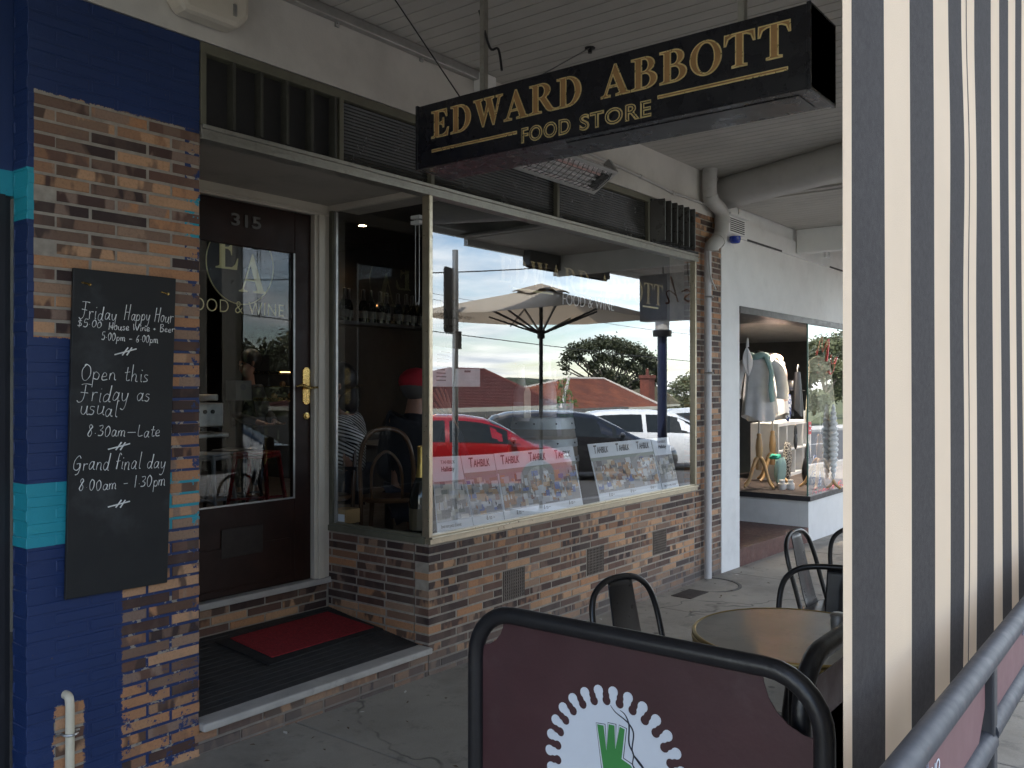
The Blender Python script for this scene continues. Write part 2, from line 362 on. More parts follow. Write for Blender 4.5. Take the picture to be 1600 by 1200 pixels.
SER['W'] = (1.14, [[(0, 1), (.34, 1), (.34, .965), (.265, .93), (.42, .33), (.53, .78), (.50, .93), (.43, .965), (.43, 1), (.80, 1), (.80, .965), (.715, .93), (.86, .33), (.985, .93), (.97, .95), (.90, .965), (.90, 1), (1.14, 1), (1.14, .965), (1.05, .93), (.81, -.01), (.77, -.01), (.59, .62), (.40, -.01), (.36, -.01), (.09, .92), (.06, .95), (0, .965)]])
SER['A'] = (.90, [[(0, 0), (.28, 0), (.28, .035), (.19, .055), (.165, .09), (.235, .30), (.525, .30), (.60, .09), (.58, .055), (.48, .035), (.48, 0), (.90, 0), (.90, .035), (.82, .06), (.47, 1.02), (.43, 1.02), (.115, .10), (.08, .055), (0, .035)], [(.25, .345), (.51, .345), (.378, .72)]])
SER['R'] = (.92, [[(0, 0), (.42, 0), (.42, .035), (.33, .05), (.30, .08), (.30, .475), (.38, .475), (.60, .10), (.67, .03), (.75, 0), (.94, 0), (.94, .035), (.87, .05), (.81, .10), (.57, .50)] + arc(.42, .745, .31, -50, 90, 12, .255) + [(0, 1), (0, .965), (.08, .95), (.12, .92), (.12, .08), (.08, .05), (0, .035)], [(.30, .52)] + arc(.38, .737, .165, -90, 90, 10, .217) + [(.30, .955)]])
SER['B'] = (.80, [[(0, 0)] + arc(.42, .27, .35, -90, 68, 12, .27) + arc(.40, .76, .29, -62, 90, 12, .24) + [(0, 1), (0, .965), (.08, .95), (.12, .92), (.12, .08), (.08, .05), (0, .035)], [(.30, .045)] + arc(.40, .27, .18, -90, 90, 10, .225) + [(.30, .495)], [(.30, .545)] + arc(.38, .75, .14, -90, 90, 10, .205) + [(.30, .955)]])
SER['O'] = (.88, [arc(.44, .5, .43, 0, 360, 36, .52)[:-1], arc(.44, .5, .255, 0, 360, 36, .475)[:-1]])
SER['T'] = (.83, [[(.22, 0), (.60, 0), (.60, .035), (.52, .05), (.50, .08), (.50, .955), (.60, .945), (.72, .88), (.78, .70), (.81, .70), (.80, 1), (.02, 1), (.01, .70), (.04, .70), (.10, .88), (.22, .945), (.32, .955), (.32, .08), (.30, .05), (.22, .035)]])
def serif_width(s, gap=.07, sp=.55):
    return sum((sp if c == ' ' else SER[c][0] + gap) for c in s) - gap
def serif(name, s, width, cap, mat, mtx, parent, off=0., ext=.0006, gap=.07, sp=.55, label=None):
    cu = bpy.data.curves.new(name, 'CURVE'); cu.dimensions = '2D'; cu.fill_mode = 'BOTH'; cu.extrude = ext; cu.offset = off
    kx = width / serif_width(s, gap, sp); x = 0
    for c in s:
        if c == ' ': x += sp * kx; continue
        wd, loops = SER[c]
        for lp in loops:
            p = cu.splines.new('POLY'); p.points.add(len(lp) - 1); p.use_cyclic_u = True
            for q, (a, b) in zip(p.points, lp): q.co = (x + a * kx, b * cap, 0, 1)
        x += (wd + gap) * kx
    o = curve_obj(cu, name, mat, mtx, parent, label); o['fitw'] = 0.; o['al'] = 'LEFT'; return o
def convert_all():
    bpy.context.view_layer.update(); dg = bpy.context.evaluated_depsgraph_get()
    for o, name, mtx, parent, label in TODO:
        me = bpy.data.meshes.new_from_object(o.evaluated_get(dg), depsgraph=dg); fw, al = o['fitw'], o['al']
        if fw and len(me.vertices):
            xs = [v.co.x for v in me.vertices]; a, b = min(xs), max(xs); k = fw / (b - a)
            o0 = a if al == 'LEFT' else (a + b) / 2
            for v in me.vertices: v.co.x = (v.co.x - o0) * k
        cu = o.data; bpy.data.objects.remove(o); bpy.data.curves.remove(cu)
        m2 = Matrix.Translation(-base(parent)) @ mtx if parent else mtx
        me.transform(m2); me.name = name
        n = bpy.data.objects.new(name, me); COL.objects.link(n); n.parent = parent
        if label: n['label'] = label
# single-stroke handwriting
HW = {
 'F': (.62, [[(.05, .95), (.3, 1.0), (.62, .95)], [(.32, .97), (.28, .3), (.2, .02), (.02, -.02), (-.08, .06)], [(.08, .52), (.5, .5)]]),
 'r': (.36, [[(.06, .48), (.08, 0)], [(.08, .3), (.18, .46), (.34, .44)]]), 'i': (.2, [[(.1, .45), (.1, .08), (.16, 0)], [(.11, .66), (.12, .69)]]),
 'd': (.46, [[(.36, .38), (.2, .48), (.05, .3), (.08, .05), (.24, .02), (.37, .25), (.42, .98)], [(.39, .4), (.38, .05), (.46, 0)]]),
 'a': (.46, [[(.36, .38), (.2, .48), (.05, .28), (.08, .04), (.22, .02), (.35, .25), (.37, .45)], [(.37, .45), (.36, .06), (.46, 0)]]),
 'y': (.44, [[(.04, .46), (.08, .15), (.2, .06), (.34, .2), (.38, .46)], [(.38, .46), (.33, -.2), (.2, -.42), (.04, -.36)]]),
 'H': (.62, [[(.08, .95), (.05, 0)], [(.5, 1.0), (.46, 0)], [(.05, .48), (.5, .52)]]),
 'p': (.44, [[(.07, .46), (.04, -.4)], [(.06, .3), (.2, .48), (.38, .32), (.3, .06), (.08, .08)]]),
 'o': (.42, [[(.2, .46), (.05, .3), (.08, .05), (.24, .0), (.36, .2), (.3, .42), (.2, .46)]]),
 'u': (.46, [[(.05, .46), (.05, .12), (.18, .02), (.34, .15), (.38, .46)], [(.38, .46), (.38, .06), (.46, 0)]]),
 '$': (.44, [[(.36, .8), (.12, .82), (.06, .6), (.34, .4), (.32, .12), (.04, .12)], [(.2, 1.0), (.2, -.1)]]),
 '5': (.46, [[(.4, .92), (.12, .9), (.08, .52), (.3, .56), (.4, .3), (.26, .03), (.02, .06)]]), '.': (.22, [[(.08, .3), (.11, .32)]]),
 '0': (.48, [[(.22, .88), (.05, .6), (.08, .15), (.24, .0), (.4, .3), (.38, .7), (.22, .88)]]),
 's': (.36, [[(.3, .42), (.12, .46), (.08, .32), (.28, .18), (.22, .02), (.02, .04)]]),
 'e': (.4, [[(.05, .22), (.3, .28), (.3, .42), (.16, .46), (.04, .25), (.12, .02), (.36, .06)]]),
 'W': (.82, [[(.04, .92), (.14, .05), (.36, .6), (.54, .04), (.78, .95)]]), 'n': (.46, [[(.06, .46), (.05, 0)], [(.06, .28), (.2, .46), (.34, .38), (.36, .05), (.44, 0)]]),
 '+': (.36, [[(.16, .42), (.16, .14)], [(.03, .28), (.3, .28)]]), 'B': (.56, [[(.08, .92), (.06, 0)], [(.06, .9), (.36, .92), (.4, .66), (.1, .5), (.46, .38), (.4, .06), (.06, .02)]]),
 'm': (.66, [[(.05, .46), (.05, 0)], [(.05, .28), (.18, .46), (.28, .36), (.28, 0)], [(.28, .28), (.42, .46), (.54, .36), (.54, .04), (.62, 0)]]),
 '-': (.5, [[(.06, .34), (.4, .36)]]), '~': (.8, [[(.06, .30), (.72, .32)]]), '6': (.44, [[(.34, .92), (.1, .6), (.06, .15), (.24, 0), (.36, .2), (.24, .42), (.08, .3)]]),
 'O': (.66, [[(.3, .92), (.06, .62), (.1, .15), (.34, .0), (.58, .28), (.54, .74), (.3, .92), (.2, .86)]]),
 't': (.36, [[(.18, .9), (.14, .1), (.26, 0), (.34, .06)], [(.02, .56), (.34, .6)]]), 'h': (.46, [[(.08, .98), (.05, 0)], [(.06, .26), (.22, .46), (.34, .36), (.34, .04), (.44, 0)]]),
 'l': (.24, [[(.1, .98), (.08, .1), (.2, 0)]]), '8': (.44, [[(.34, .78), (.2, .92), (.08, .74), (.32, .3), (.22, .02), (.05, .16), (.16, .44), (.34, .78)]]),
 '3': (.44, [[(.06, .86), (.3, .9), (.32, .66), (.14, .5), (.38, .36), (.3, .04), (.02, .06)]]), 'L': (.52, [[(.12, .95), (.08, .04), (.46, .06)]]),
 'G': (.64, [[(.52, .8), (.34, .92), (.08, .6), (.1, .15), (.34, .02), (.52, .2), (.5, .42)], [(.28, .42), (.58, .42), (.5, -.2), (.3, -.3)]]),
 'f': (.34, [[(.36, .88), (.22, .96), (.16, .7), (.12, 0)], [(.02, .48), (.32, .5)]]), '1': (.26, [[(.14, .9), (.12, 0)]]),
 'M': (.8, [[(.04, 0), (.2, .95), (.36, .3), (.58, .98), (.68, 0)]]), 'g': (.44, [[(.34, .4), (.18, .47), (.05, .25), (.18, .05), (.34, .25), (.36, .45), (.3, -.3), (.08, -.34)]]), 'w': (.6, [[(.04, .46), (.12, .05), (.28, .36), (.4, .05), (.55, .48)]]), ' ': (.34, []),
}
def handwrite(mb, s, p0, p1, cap, r, nrm, slant=.12, mi=0, up=None):
    p0, p1 = Vector(p0), Vector(p1); d = p1 - p0; total = sum(HW[c][0] + .08 for c in s); kx = d.length / total; ex = d.normalized()
    nrm = Vector(nrm); ez = nrm.cross(ex).normalized() if up is None else Vector(up)
    x = 0
    for c in s:
        wd, st = HW[c]
        jx, jy, js = rnd.uniform(-.03, .03), rnd.uniform(-.05, .05), rnd.uniform(.9, 1.12)
        for pl in st:
            jit = [(a + jx + rnd.uniform(-.016, .016), b * js + jy + rnd.uniform(-.025, .025)) for a, b in pl]
            pts = [p0 + ex * ((x + a + b * slant) * kx) + ez * (b * cap) for a, b in jit]
            pts = smooth_path(pts, 4) if len(pts) > 2 else pts
            L = len(pts); mb.tube(pts, [r * (.8 + .35 * math.sin(3 + 5 * i / L)) for i in range(L)], 5, mi=mi)
        x += wd + .08
    return mb

# ------------------------------------------------------------ brickwork (each brick is laid in the mesh of its wall)
def lay(mb, org, u, nrm, segs, z0, n_courses, holes=(), course=.0502, Lb=.24, jt=.0115, dep=.10, ends=None, mi=0, slope=None):
    """segs(row) -> list of (u0,u1) brick spans; u: unit run direction, nrm: outward normal"""
    org, u, nrm = Vector(org), Vector(u), Vector(nrm); up = Vector((0, 0, 1)); ch = .0022
    for row in range(n_courses):
        za = z0 + row * course + jt / 2; zb = za + course - jt
        spans = list(segs(row))
        for h in holes:
            if za < h[3] - .006 and zb > h[2] + .006:
                cut = []
                for (a, b) in spans:
                    if a < h[1] - .01 and b > h[0] + .01:
                        if h[0] - a > .03: cut.append((a, h[0]))
                        if b - h[1] > .03: cut.append((h[1], b))
                    else: cut.append((a, b))
                spans = cut
        for (a, b) in spans:
            a2, b2 = a + jt / 2 + rnd.uniform(-.0015, .0015), b - jt / 2 + rnd.uniform(-.0015, .0015)
            out = rnd.uniform(-.0012, .0016); at = (rnd.random(), rnd.random(), rnd.random())
            dz = rnd.uniform(-.0012, .0012)
            def P(uu, dd, zz): return org + u * uu - nrm * dd + up * (zz + dz)
            o = -out
            vs = [P(a2 + ch, o, za + ch), P(b2 - ch, o, za + ch), P(b2 - ch, o, zb - ch), P(a2 + ch, o, zb - ch),
                  P(a2, o + ch, za), P(b2, o + ch, za), P(b2, o + ch, zb), P(a2, o + ch, zb),
                  P(a2, dep, za), P(b2, dep, za), P(b2, dep, zb), P(a2, dep, zb)]
            fs = [(0, 1, 2, 3), (4, 5, 1, 0), (5, 6, 2, 1), (6, 7, 3, 2), (7, 4, 0, 3), (8, 9, 5, 4), (9, 10, 6, 5), (10, 11, 7, 6), (11, 8, 4, 7)]
            if u.cross(up).dot(nrm) < 0: fs = [tuple(reversed(f)) for f in fs]
            mb.add(vs, fs, mi, at)
def running(u0, u1, Lb=.24, start=lambda r: 0., half=.5):
    def f(row):
        s = start(row); out = []; x = u0 + s
        first = x
        cuts = [u0]; x = u0 + (Lb * half if row % 2 else Lb)
        if s: cuts = [u0 + s]; x = u0 + s + (Lb if row % 2 else Lb)
        while x < u1 - .03: cuts.append(x); x += Lb
        cuts.append(u1)
        return list(zip(cuts[:-1], cuts[1:]))
    return f
# ============================================================ SETTING
# footpath: slabs with tooled joints, falling along the street
mb = MB()
ys = [-4.05, -3.55, -1.98, -.02]; xs = [-9 + 1.62 * i + .38 for i in range(24)]
for yi in range(3):
    for xi in range(23):
        g = .0055
        mb.sbox(xs[xi] + g, xs[xi + 1] - g, ys[yi] + g, ys[yi + 1] - g + (.3 if yi == 2 else 0), -.12, rnd.uniform(-.002, .002))
mb.sbox(-12, 40, -4.05, 3, -.2, -.011, 1)
tag(mb.build('footpath', [m_concrete, m_gap], bevel=.005), kind='structure')
mb = MB(); mb.sbox(-40, 70, -4.22, -4.055, -.3, .004); tag(mb.build('kerb', m_conlight, bevel=.015), kind='structure')
mb = MB(); mb.sbox(-60, 110, -13.5, -4.0, -.4, -.15); tag(mb.build('road', m_asphalt), kind='structure')
mb = MB()
for i in range(-10, 22): mb.sbox(i * 5., i * 5 + 2.2, -8.75, -8.65, -.149, -.146)
tag(mb.build('road_marking', m_white), kind='structure')
mb = MB(); mb.sbox(-60, 110, -16.2, -13.5, -.4, -.02); tag(mb.build('far_footpath', m_conlight), kind='structure')
m_grassg = M('dry grass', (.075, .085, .03), .95, var=.35, scale=.4, bump=.6, bs=6)
def terr(u, v):
    x = -400 + 900 * u; y = -14 - 700 * v ** 2.2
    z = G(max(min(x, 90), -60)) - .45 - 2.6 * min(1, max(0, (-y - 16) / 10)) + .3 * math.sin(x * .05) * min(1, v * 3)
    return (x, y, z)
mb = MB(); mb.sheet(terr, 60, 40); tag(mb.build('ground', m_grassg, smooth=60), kind='structure')
mb = MB(); mb.box(-400, 500, -14, 400, -4.2, -3.2); tag(mb.build('ground_under_shops', m_grassg), kind='structure')
m_hill = M('wooded hill', (.035, .045, .028), .95, var=.5, scale=.08, bump=1, bs=.6)
def hill(u, v):
    x = -300 + 900 * u; y = -300 - 90 * v
    h = 5.2 + 1.6 * math.sin(x * .013 + 1) + 1.1 * math.sin(x * .031) + (rnd.random() * 2.6 - 1.2)
    return (x, y + rnd.uniform(-3, 3), -4 + (h + 4) * math.sin(v * math.pi * .5) ** .7)
mb = MB(); mb.sheet(hill, 380, 9); tag(mb.build('hills', m_hill), kind='structure')

# ============================================================ THE CAFE BUILDING
XL, XC, XR, XE = 2.203, 3.645, 6.985, 7.50    # recess left, window corner, window right, pier end
RD = .86                                       # depth of the door recess
ZS, ZB, ZT, ZF = .752, 2.675, 2.738, 3.105     # sill top, transom bar bottom/top, fascia bottom
shop = thing('cafe_shopfront', 'brick cafe shopfront with gold framed plate window and recessed timber door', 'shopfront')
# stall riser brickwork
NV = [(5.0, .0), ]
vent_x = [(4.315, 4.545), (5.27, 5.50), (6.227, 6.457)]
vz = (.255, .455)
mb = MB()
nc = 15
holes = [(a - XC + .003, b - XC - .003, vz[0], vz[1]) for a, b in vent_x]
lay(mb, (XC - .004, 0, 0), (1, 0, 0), (0, -1, 0), running(0, XR - XC - .02, start=lambda r: .105 if r % 2 else 0), -.05, nc, holes)
lay(mb, (XC, -.004, 0), (0, 1, 0), (-1, 0, 0), running(0, RD, start=lambda r: 0 if r % 2 else .105), -.05, nc)
lay(mb, (XR - .02, 0, 0), (1, 0, 0), (0, -1, 0), running(0, XE - XR + .02), -.25, 67)
lay(mb, (XR - .02, 0, 0), (1, 0, 0), (0, -1, 0), running(-(XR - XC) + .1, 0), -.25, 4)
mb.box(XC + .0025, XR, .0028, .11, -.3, ZS - .04, 1); mb.box(XC + .0025, XC + .11, .12, RD, -.3, ZS - .04, 1)
mb.box(XR - .012, XE - .004, .0035, .24, -.35, ZF, 1)
mb.build('brick_wall', [m_brick, m_mortar], shop)
# step below the porch and riser under the door (brick)
mb = MB()
lay(mb, (XL - .03, 0, 0), (1, 0, 0), (0, -1, 0), running(0, XC - XL + .03), .005, 2)
lay(mb, (XL - .03, 0, 0), (1, 0, 0), (0, -1, 0), running(0, XC - XL + .03), -.0452, 1)
lay(mb, (XL - .1, RD, 0), (1, 0, 0), (0, -1, 0), running(0, XC - XL + .1), .185, 4)
mb.box(XL - .05, XC, .006, .05, -.1, .10, 1); mb.box(XL - .1, XC + .05, RD + .006, RD + .1, .1, .385, 1)
mb.build('brick_step', [m_brick, m_mortar], shop)
mb = MB()
mb.box(XL, XC - .002, -.035, .075, .106, .141); mb.build('concrete_step_edge', m_conlight, shop, bevel=.008)
mb = MB(); mb.box(XL - .1, XC + .04, RD - .035, RD + .12, .388, .425); mb.build('door_sill', m_conlight, shop, bevel=.006)
# ribbed ramped floor
mb = MB(); nr = 17
for i in range(nr):
    y0 = .078 + (RD - .082) * i / nr; y1 = .078 + (RD - .082) * (i + 1) / nr - .007
    z0 = .139 + .10 * i / nr; z1 = .139 + .10 * (i + .85) / nr
    mb.prism([(XL - .02, y0, z0), (XL - .02, y1, z1), (XL - .02, y1, 0), (XL - .02, y0, 0)], (XC - XL + .018, 0, 0))
mb.prism([(XL - .02, .075, .131), (XL - .02, RD, .231), (XL - .02, RD, 0), (XL - .02, .075, 0)], (XC - XL + .01, 0, 0), 1)
mb.build('porch_floor', [m_lino, m_conlight], shop)
# fascia wall, with an unseen parapet above it shaped to block the sun
mb = MB(); mb.box(XL - 6.5, XE + .02, 0, .24, ZF, 3.50); mb.box(XL - 6.5, XE + .02, .02, .3, 3.5, 4.7)
mb.build('fascia', m_render, shop)
mb = MB(); mb.box(XL - 6.5, 16, .3, 10, 4.1, 4.3); mb.build('roof', m_gap, shop)  # unseen roof slab, added to keep the sun off the shopfront
# aluminium glazing bars
mb = MB(); D = .05
mb.box(XC - .0, XR + .01, -.014, .05, ZS - .042, ZS - .012); mb.box(XC + .004, XR + .012, -.024, .03, ZS - .012, ZS); mb.box(XC - .003, XR, -.006, .03, ZS, ZS + .012)
mb.build('sill_frame', m_anod, shop, bevel=.003)
mb = MB(); mb.box(XC - .014, XC + .05, .03, RD - .01, ZS - .042, ZS - .006); mb.box(XC - .004, XC + .03, .03, RD - .01, ZS - .006, ZS + .012)
mb.build('side_sill_frame', m_olive, shop, bevel=.003)
mb = MB()
mb.box(XL, XR + .03, -.022, .06, ZT - .018, ZT); mb.box(XL, XR + .03, -.010, .06, ZB + .022, ZT - .018); mb.box(XL, XR + .03, -.018, .06, ZB, ZB + .022)
mb.build('transom_bar', m_anodd, shop, bevel=.002)
mb = MB(); mb.box(XC - .012, XC + .016, -.016, .02, ZS + .001, ZB); mb.box(XC - .008, XC + .008, .02, .045, ZS, ZB)
mb.build('corner_mullion', m_anod, shop, bevel=.003)
mb = MB(); mb.box(XR - .028, XR - .008, -.014, .035, ZS, ZB); mb.build('window_jamb', m_anod, shop, bevel=.003)
mb = MB(); mb.box(XR - .008, XR + .016, -.004, .04, ZS - .03, ZB + .02); mb.build('jamb_bead', m_gap, shop)
mb = MB(); mb.box(XC - .012, XC + .02, RD - .055, RD - .03, ZS + .01, ZB + .01); mb.build('side_jamb', m_olive, shop)
mb = MB(); mb.box(XC - .006, XC + .012, RD - .085, RD - .07, ZS + .01, ZB); mb.build('side_glazing_bead', m_steel, shop)
mb = MB(); mb.poly([(XC + .01, .014, ZS), (XR - .01, .014, ZS), (XR - .01, .014, ZB), (XC + .01, .014, ZB)]); wglass = mb.build('display_window', m_glass, shop)
mb = MB(); mb.poly([(XC + .004, .02, ZS), (XC + .004, RD - .03, ZS), (XC + .004, RD - .03, ZB + .01), (XC + .004, .02, ZB + .01)][::-1]); mb.build('side_window', m_glass2, shop)
# porch ceiling, door head, posts
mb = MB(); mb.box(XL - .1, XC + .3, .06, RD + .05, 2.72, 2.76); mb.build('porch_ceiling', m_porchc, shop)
mb = MB(); mb.box(XL - .1, XC + .0, RD - .02, RD + .08, 2.65, 2.72); mb.box(XC - .012, XC + .03, .06, RD - .02, 2.685, 2.72); mb.box(XL, XC, RD - .03, RD - .02, 2.66, 2.672)
mb.build('door_head', m_cream, shop, bevel=.003)
mb = MB(); mb.box(3.526, XC - .002, RD - .02, RD + .08, .425, 2.65); mb.box(3.55, 3.60, RD - .034, RD - .02, .425, 2.65); mb.box(2.40, 2.498, RD - .02, RD + .08, .425, 2.65)
mb.build('door_post', m_cream, shop, bevel=.004)
mb = MB(); mb.box(XL - .1, 2.40, RD - .02, RD + .08, .425, 2.65); mb.build('side_panel', m_darkwood, shop)
# timber door
DY = RD + .012
door = bpy.data.objects.new('door', None); COL.objects.link(door); door.parent = shop
dx0, dx1, gx0, gx1, gz0, gz1 = 2.50, 3.524, 2.62, 3.402, .93, 2.40
mb = MB(); mb.box(dx0, gx0, DY, DY + .045, .428, 2.648); mb.box(gx1, dx1, DY, DY + .045, .428, 2.648)
mb.box(gx0, gx1, DY + .001, DY + .044, gz1, 2.648); mb.box(gx0, gx1, DY + .001, DY + .044, .428, gz0)
for a, b, c, d in ((gx0 + .03, gx1 - .03, .47, .70),): mb.box(a, b, DY - .006, DY + .01, c, d)
mb.build('door_leaf', m_darkwood, door, bevel=.004)
mb = MB(); t = .012
mb.box(gx1 - t, gx1, DY - .004, DY + .001, gz0, gz1); mb.box(gx0, gx0 + t, DY - .004, DY + .001, gz0, gz1); mb.box(gx0, gx1, DY - .003, DY, gz0, gz0 + .01)
mb.build('glazing_bead', m_steel, door)
mb = MB(); mb.poly([(gx0, DY + .02, gz0), (gx1, DY + .02, gz0), (gx1, DY + .02, gz1), (gx0, DY + .02, gz1)]); mb.build('door_glass', m_glass2, door)
mb = MB(); q = onY(478, 603, DY); hx, hz = q.x, q.z
pl = [(hx + a, DY - .001, hz + b) for a, b in arc(0, .085, .028, 0, 180, 8) + arc(0, -.085, .028, 180, 360, 8)]
mb.prism([Vector(p) for p in pl], (0, -.006, 0)); mb.tube(smooth_path([(hx, DY - .01, hz - .01), (hx, DY - .055, hz - .01), (hx - .03, DY - .06, hz - .008), (hx - .075, DY - .055, hz + .006), (hx - .11, DY - .05, hz - .004)]), [.009] * 17 + [.006] * 4, 8)
mb.tube([(hx, DY - .05, hz - .01), (hx + .05, DY - .05, hz - .008)], .007, 8)
q2 = onY(478, 650, DY); mb.lathe([(.022, 0), (.022, .008), (.012, .01), (.012, .016), (0, .016)], (q2.x, DY, q2.z), 14, T=Matrix.Rotation(R(90), 3, 'X'))
mb.build('door_handle', m_brass, door, smooth=40)
mb = MB(); a, b = onY(345, 828, DY), onY(410, 862, DY); mb.box(a.x, b.x, DY - .008, DY - .001, b.z + .0, a.z + .0); mb.build('letter_plate', M('dull letter plate', (.035, .028, .025), .5, .5, var=.2), door, bevel=.003)
q = onY(360, 338, DY); text('house_number', '315', .095, M('tarnished numeral', (.13, .125, .12), .5, .5), fr_facade((q.x, DY - .004, q.z - .045)), door, width=.20, off=.002, ext=.003)
# lettering on the door glass
GY = DY + .026
c = onY(376, 413, GY); er = .228
mb = MB(); mb.tube([(c.x + er * .98 * a, GY - .001, c.z + er * 1.0 * b) for a, b in arc(0, 0, 1, 0, 360, 64)[:-1]], .0035, 5, closed=True); mb.build('emblem_ring', m_golds, door)
mb = MB(); mb.poly([(c.x + er * .97 * a, GY + .0005, c.z + er * .99 * b) for a, b in arc(0, 0, 1, 0, 360, 64)[:-1]]); mb.build('emblem_disc', M('dark vinyl disc', (.004, .004, .008), .35), door)
serif('emblem_letter', 'E', .155, .235, m_golds, fr_facade((c.x - .165, GY - .002, c.z - .035)), door, ext=.0006)
serif('emblem_letter', 'A', .185, .215, m_golds, fr_facade((c.x - .015, GY - .004, c.z - .155)), door, ext=.0006)
a, b = onY(322, 492, GY), onY(443, 496, GY)
text('window_lettering', 'FOOD & WINE', .105, m_golds, fr_facade((b.x - .645, GY, b.z + .004)), door, width=.645, off=-.0012, ext=.0005, space=1.08)
# transom lights
def reeded(x0, x1, z0, z1, y):
    mb = MB(); n = int((z1 - z0) / .0165)
    for i in range(n):
        za = z0 + (z1 - z0) * i / n; zb = z0 + (z1 - z0) * (i + 1) / n
        mb.add([(x0, y, za), (x1, y, za), (x1, y - .006, (za + zb) / 2), (x0, y - .006, (za + zb) / 2), (x1, y, zb), (x0, y, zb)], [(0, 1, 2, 3), (3, 2, 4, 5)])
    return mb
m_reed = M('reeded dark glass', (.045, .045, .042), .22, var=.2, scale=4, spec=.6)
tx = [onY(533, 200, 0).x, XC + .03, onY(872, 300, 0).x, onY(1014, 350, 0).x]
for a, b in ((tx[0] + .012, tx[1] - .014), (tx[1] + .014, tx[2] - .014), (tx[2] + .014, tx[3] - .012)):
    reeded(a, b, ZT + .004, ZF - .05, .03).build('transom_window', m_reed, shop)
mb = MB(); mb.box(XL, XR + .02, .0, .05, ZF - .05, ZF - .004); mb.box(XL + .0, XL + .028, -.004, .045, ZT, ZF - .05)
for x in tx: mb.box(x - .014, x + .014, -.004, .04, ZT, ZF - .05)
mb.build('transom_frame', m_olive, shop, bevel=.003)
m_blade = M('dusty louvre glass', (.05, .048, .044), .3, var=.3, scale=6)
m_edge = M('ground glass edge', (.22, .24, .23), .35, var=.25, scale=60)
for k in range(5):   # closed vertical louvres over the door
    x0 = XL + .035 + k * (tx[0] - XL - .06) / 5; x1 = x0 + (tx[0] - XL - .06) / 5
    mb = MB(); mb.box(x0 + .012, x1 - .02, .035, .041, ZT + .01, ZF - .055); mb.bar((x1 - .02, .012, ZT + .01), (x1 - .02, .012, ZF - .055), .014, .05, up=(0, 1, 0), mi=1)
    mb.build('louvre_blade', [m_dark, M('dark louvre edge', (.045, .044, .034), .6)], shop)
mb = MB(); mb.bar((XL + .17, .0, ZT + .02), (XL + .17, .0, ZF - .06), .004, .004, up=(0, 1, 0)); mb.build('louvre_rod', m_steel, shop)
for k in range(6):   # open louvres by the pier
    x = tx[3] + .045 + k * .105
    mb = MB(); mb.obox((x, -.045, (ZT + ZF) / 2 - .01), (.022, -.062, 0), (.003, .001, 0), (0, 0, .158)); mb.obox((x + .0225, -.1085, (ZT + ZF) / 2 - .01), (.0016, -.0015, 0), (.003, .001, 0), (0, 0, .157), mi=1)
    mb.build('louvre_blade', [m_blade, m_edge], shop)
mb = MB()
for z in (ZT + .012, ZF - .03): mb.box(tx[3] + .02, XR + .02, -.02, .0, z - .008, z + .008); [mb.bar((tx[3] + .045 + k * .105, -.01, z), (tx[3] + .07 + k * .105, -.105, z), .008, .012) for k in range(6)]
mb.box(tx[3] + .014, XR, .05, .06, ZT, ZF - .05); mb.build('louvre_gallery', m_gap, shop)
# interior shell
m_cafefloor = M('worn cafe boards', (.045, .034, .027), .45, var=.3, scale=4)
mb = MB(); mb.box(XL - .0, XE - .25, RD + .13, 8, .32, .42); mb.build('cafe_floor', m_cafefloor, shop)
mb = MB(); mb.box(XL - .12, XL, RD + .1, 8.1, .3, 3.6); mb.box(XE - .26, XE - .14, .25, 8.1, .3, 3.6); mb.box(XL - .1, XE - .14, 8, 8.1, .3, 3.6); mb.box(XL, XC + .02, RD + .03, RD + .1, 2.76, 3.3)
mb.build('interior_wall', m_dark, shop)
mb = MB(); mb.box(XL - .1, XE, RD + .1, 8, 3.25, 3.3); mb.box(XC, XE, .06, RD + .1, 3.25, 3.3); mb.build('interior_ceiling', m_dark, shop)
mb = MB(); mb.box(XC + .10, XR + .3, .06, .52, .66, .70); mb.box(XC + .1, XC + .14, .12, RD + .1, .30, .70); mb.build('display_shelf', m_dark, shop)
# lettering on the plate glass
def two_words(name, w1, w2, width, cap, mt, fr, p, **kw):
    tot = serif_width(w1 + ' ' + w2); k = width / tot; a_ = serif_width(w1) * k; b_ = serif_width(w2) * k
    serif(name, w1, a_, cap, mt, fr(0), p, **kw); serif(name, w2, b_, cap, mt, fr(width - b_), p, **kw)
a, b = onY(782, 447, .01), onY(1037, 474, .01)
two_words('window_lettering', 'EDWARD', 'ABBOTT', b.x - a.x, .165, m_goldf, lambda o: fr_facade((a.x + o, .019, 2.255)), shop, ext=.0004)
a, b = onY(803, 450, .01), onY(866, 461, .01); mb = MB(); mb.box(a.x, b.x, .018, .020, a.z - .006, a.z + .006); mb.build('gold_rule', m_golds, shop); mb = MB(); a, b = onY(1006, 478, .01), onY(1030, 481, .01); mb.box(a.x, onY(1030, 481, .01).x, .018, .020, a.z - .006, a.z + .006); mb.build('gold_rule', m_golds, shop)
a, b = onY(881, 474, .01), onY(961, 486, .01)
text('window_lettering', 'FOOD & WINE', .12, m_whitev, fr_facade((a.x, .019, b.z)), shop, width=b.x - a.x, off=-.0015, ext=.0005)

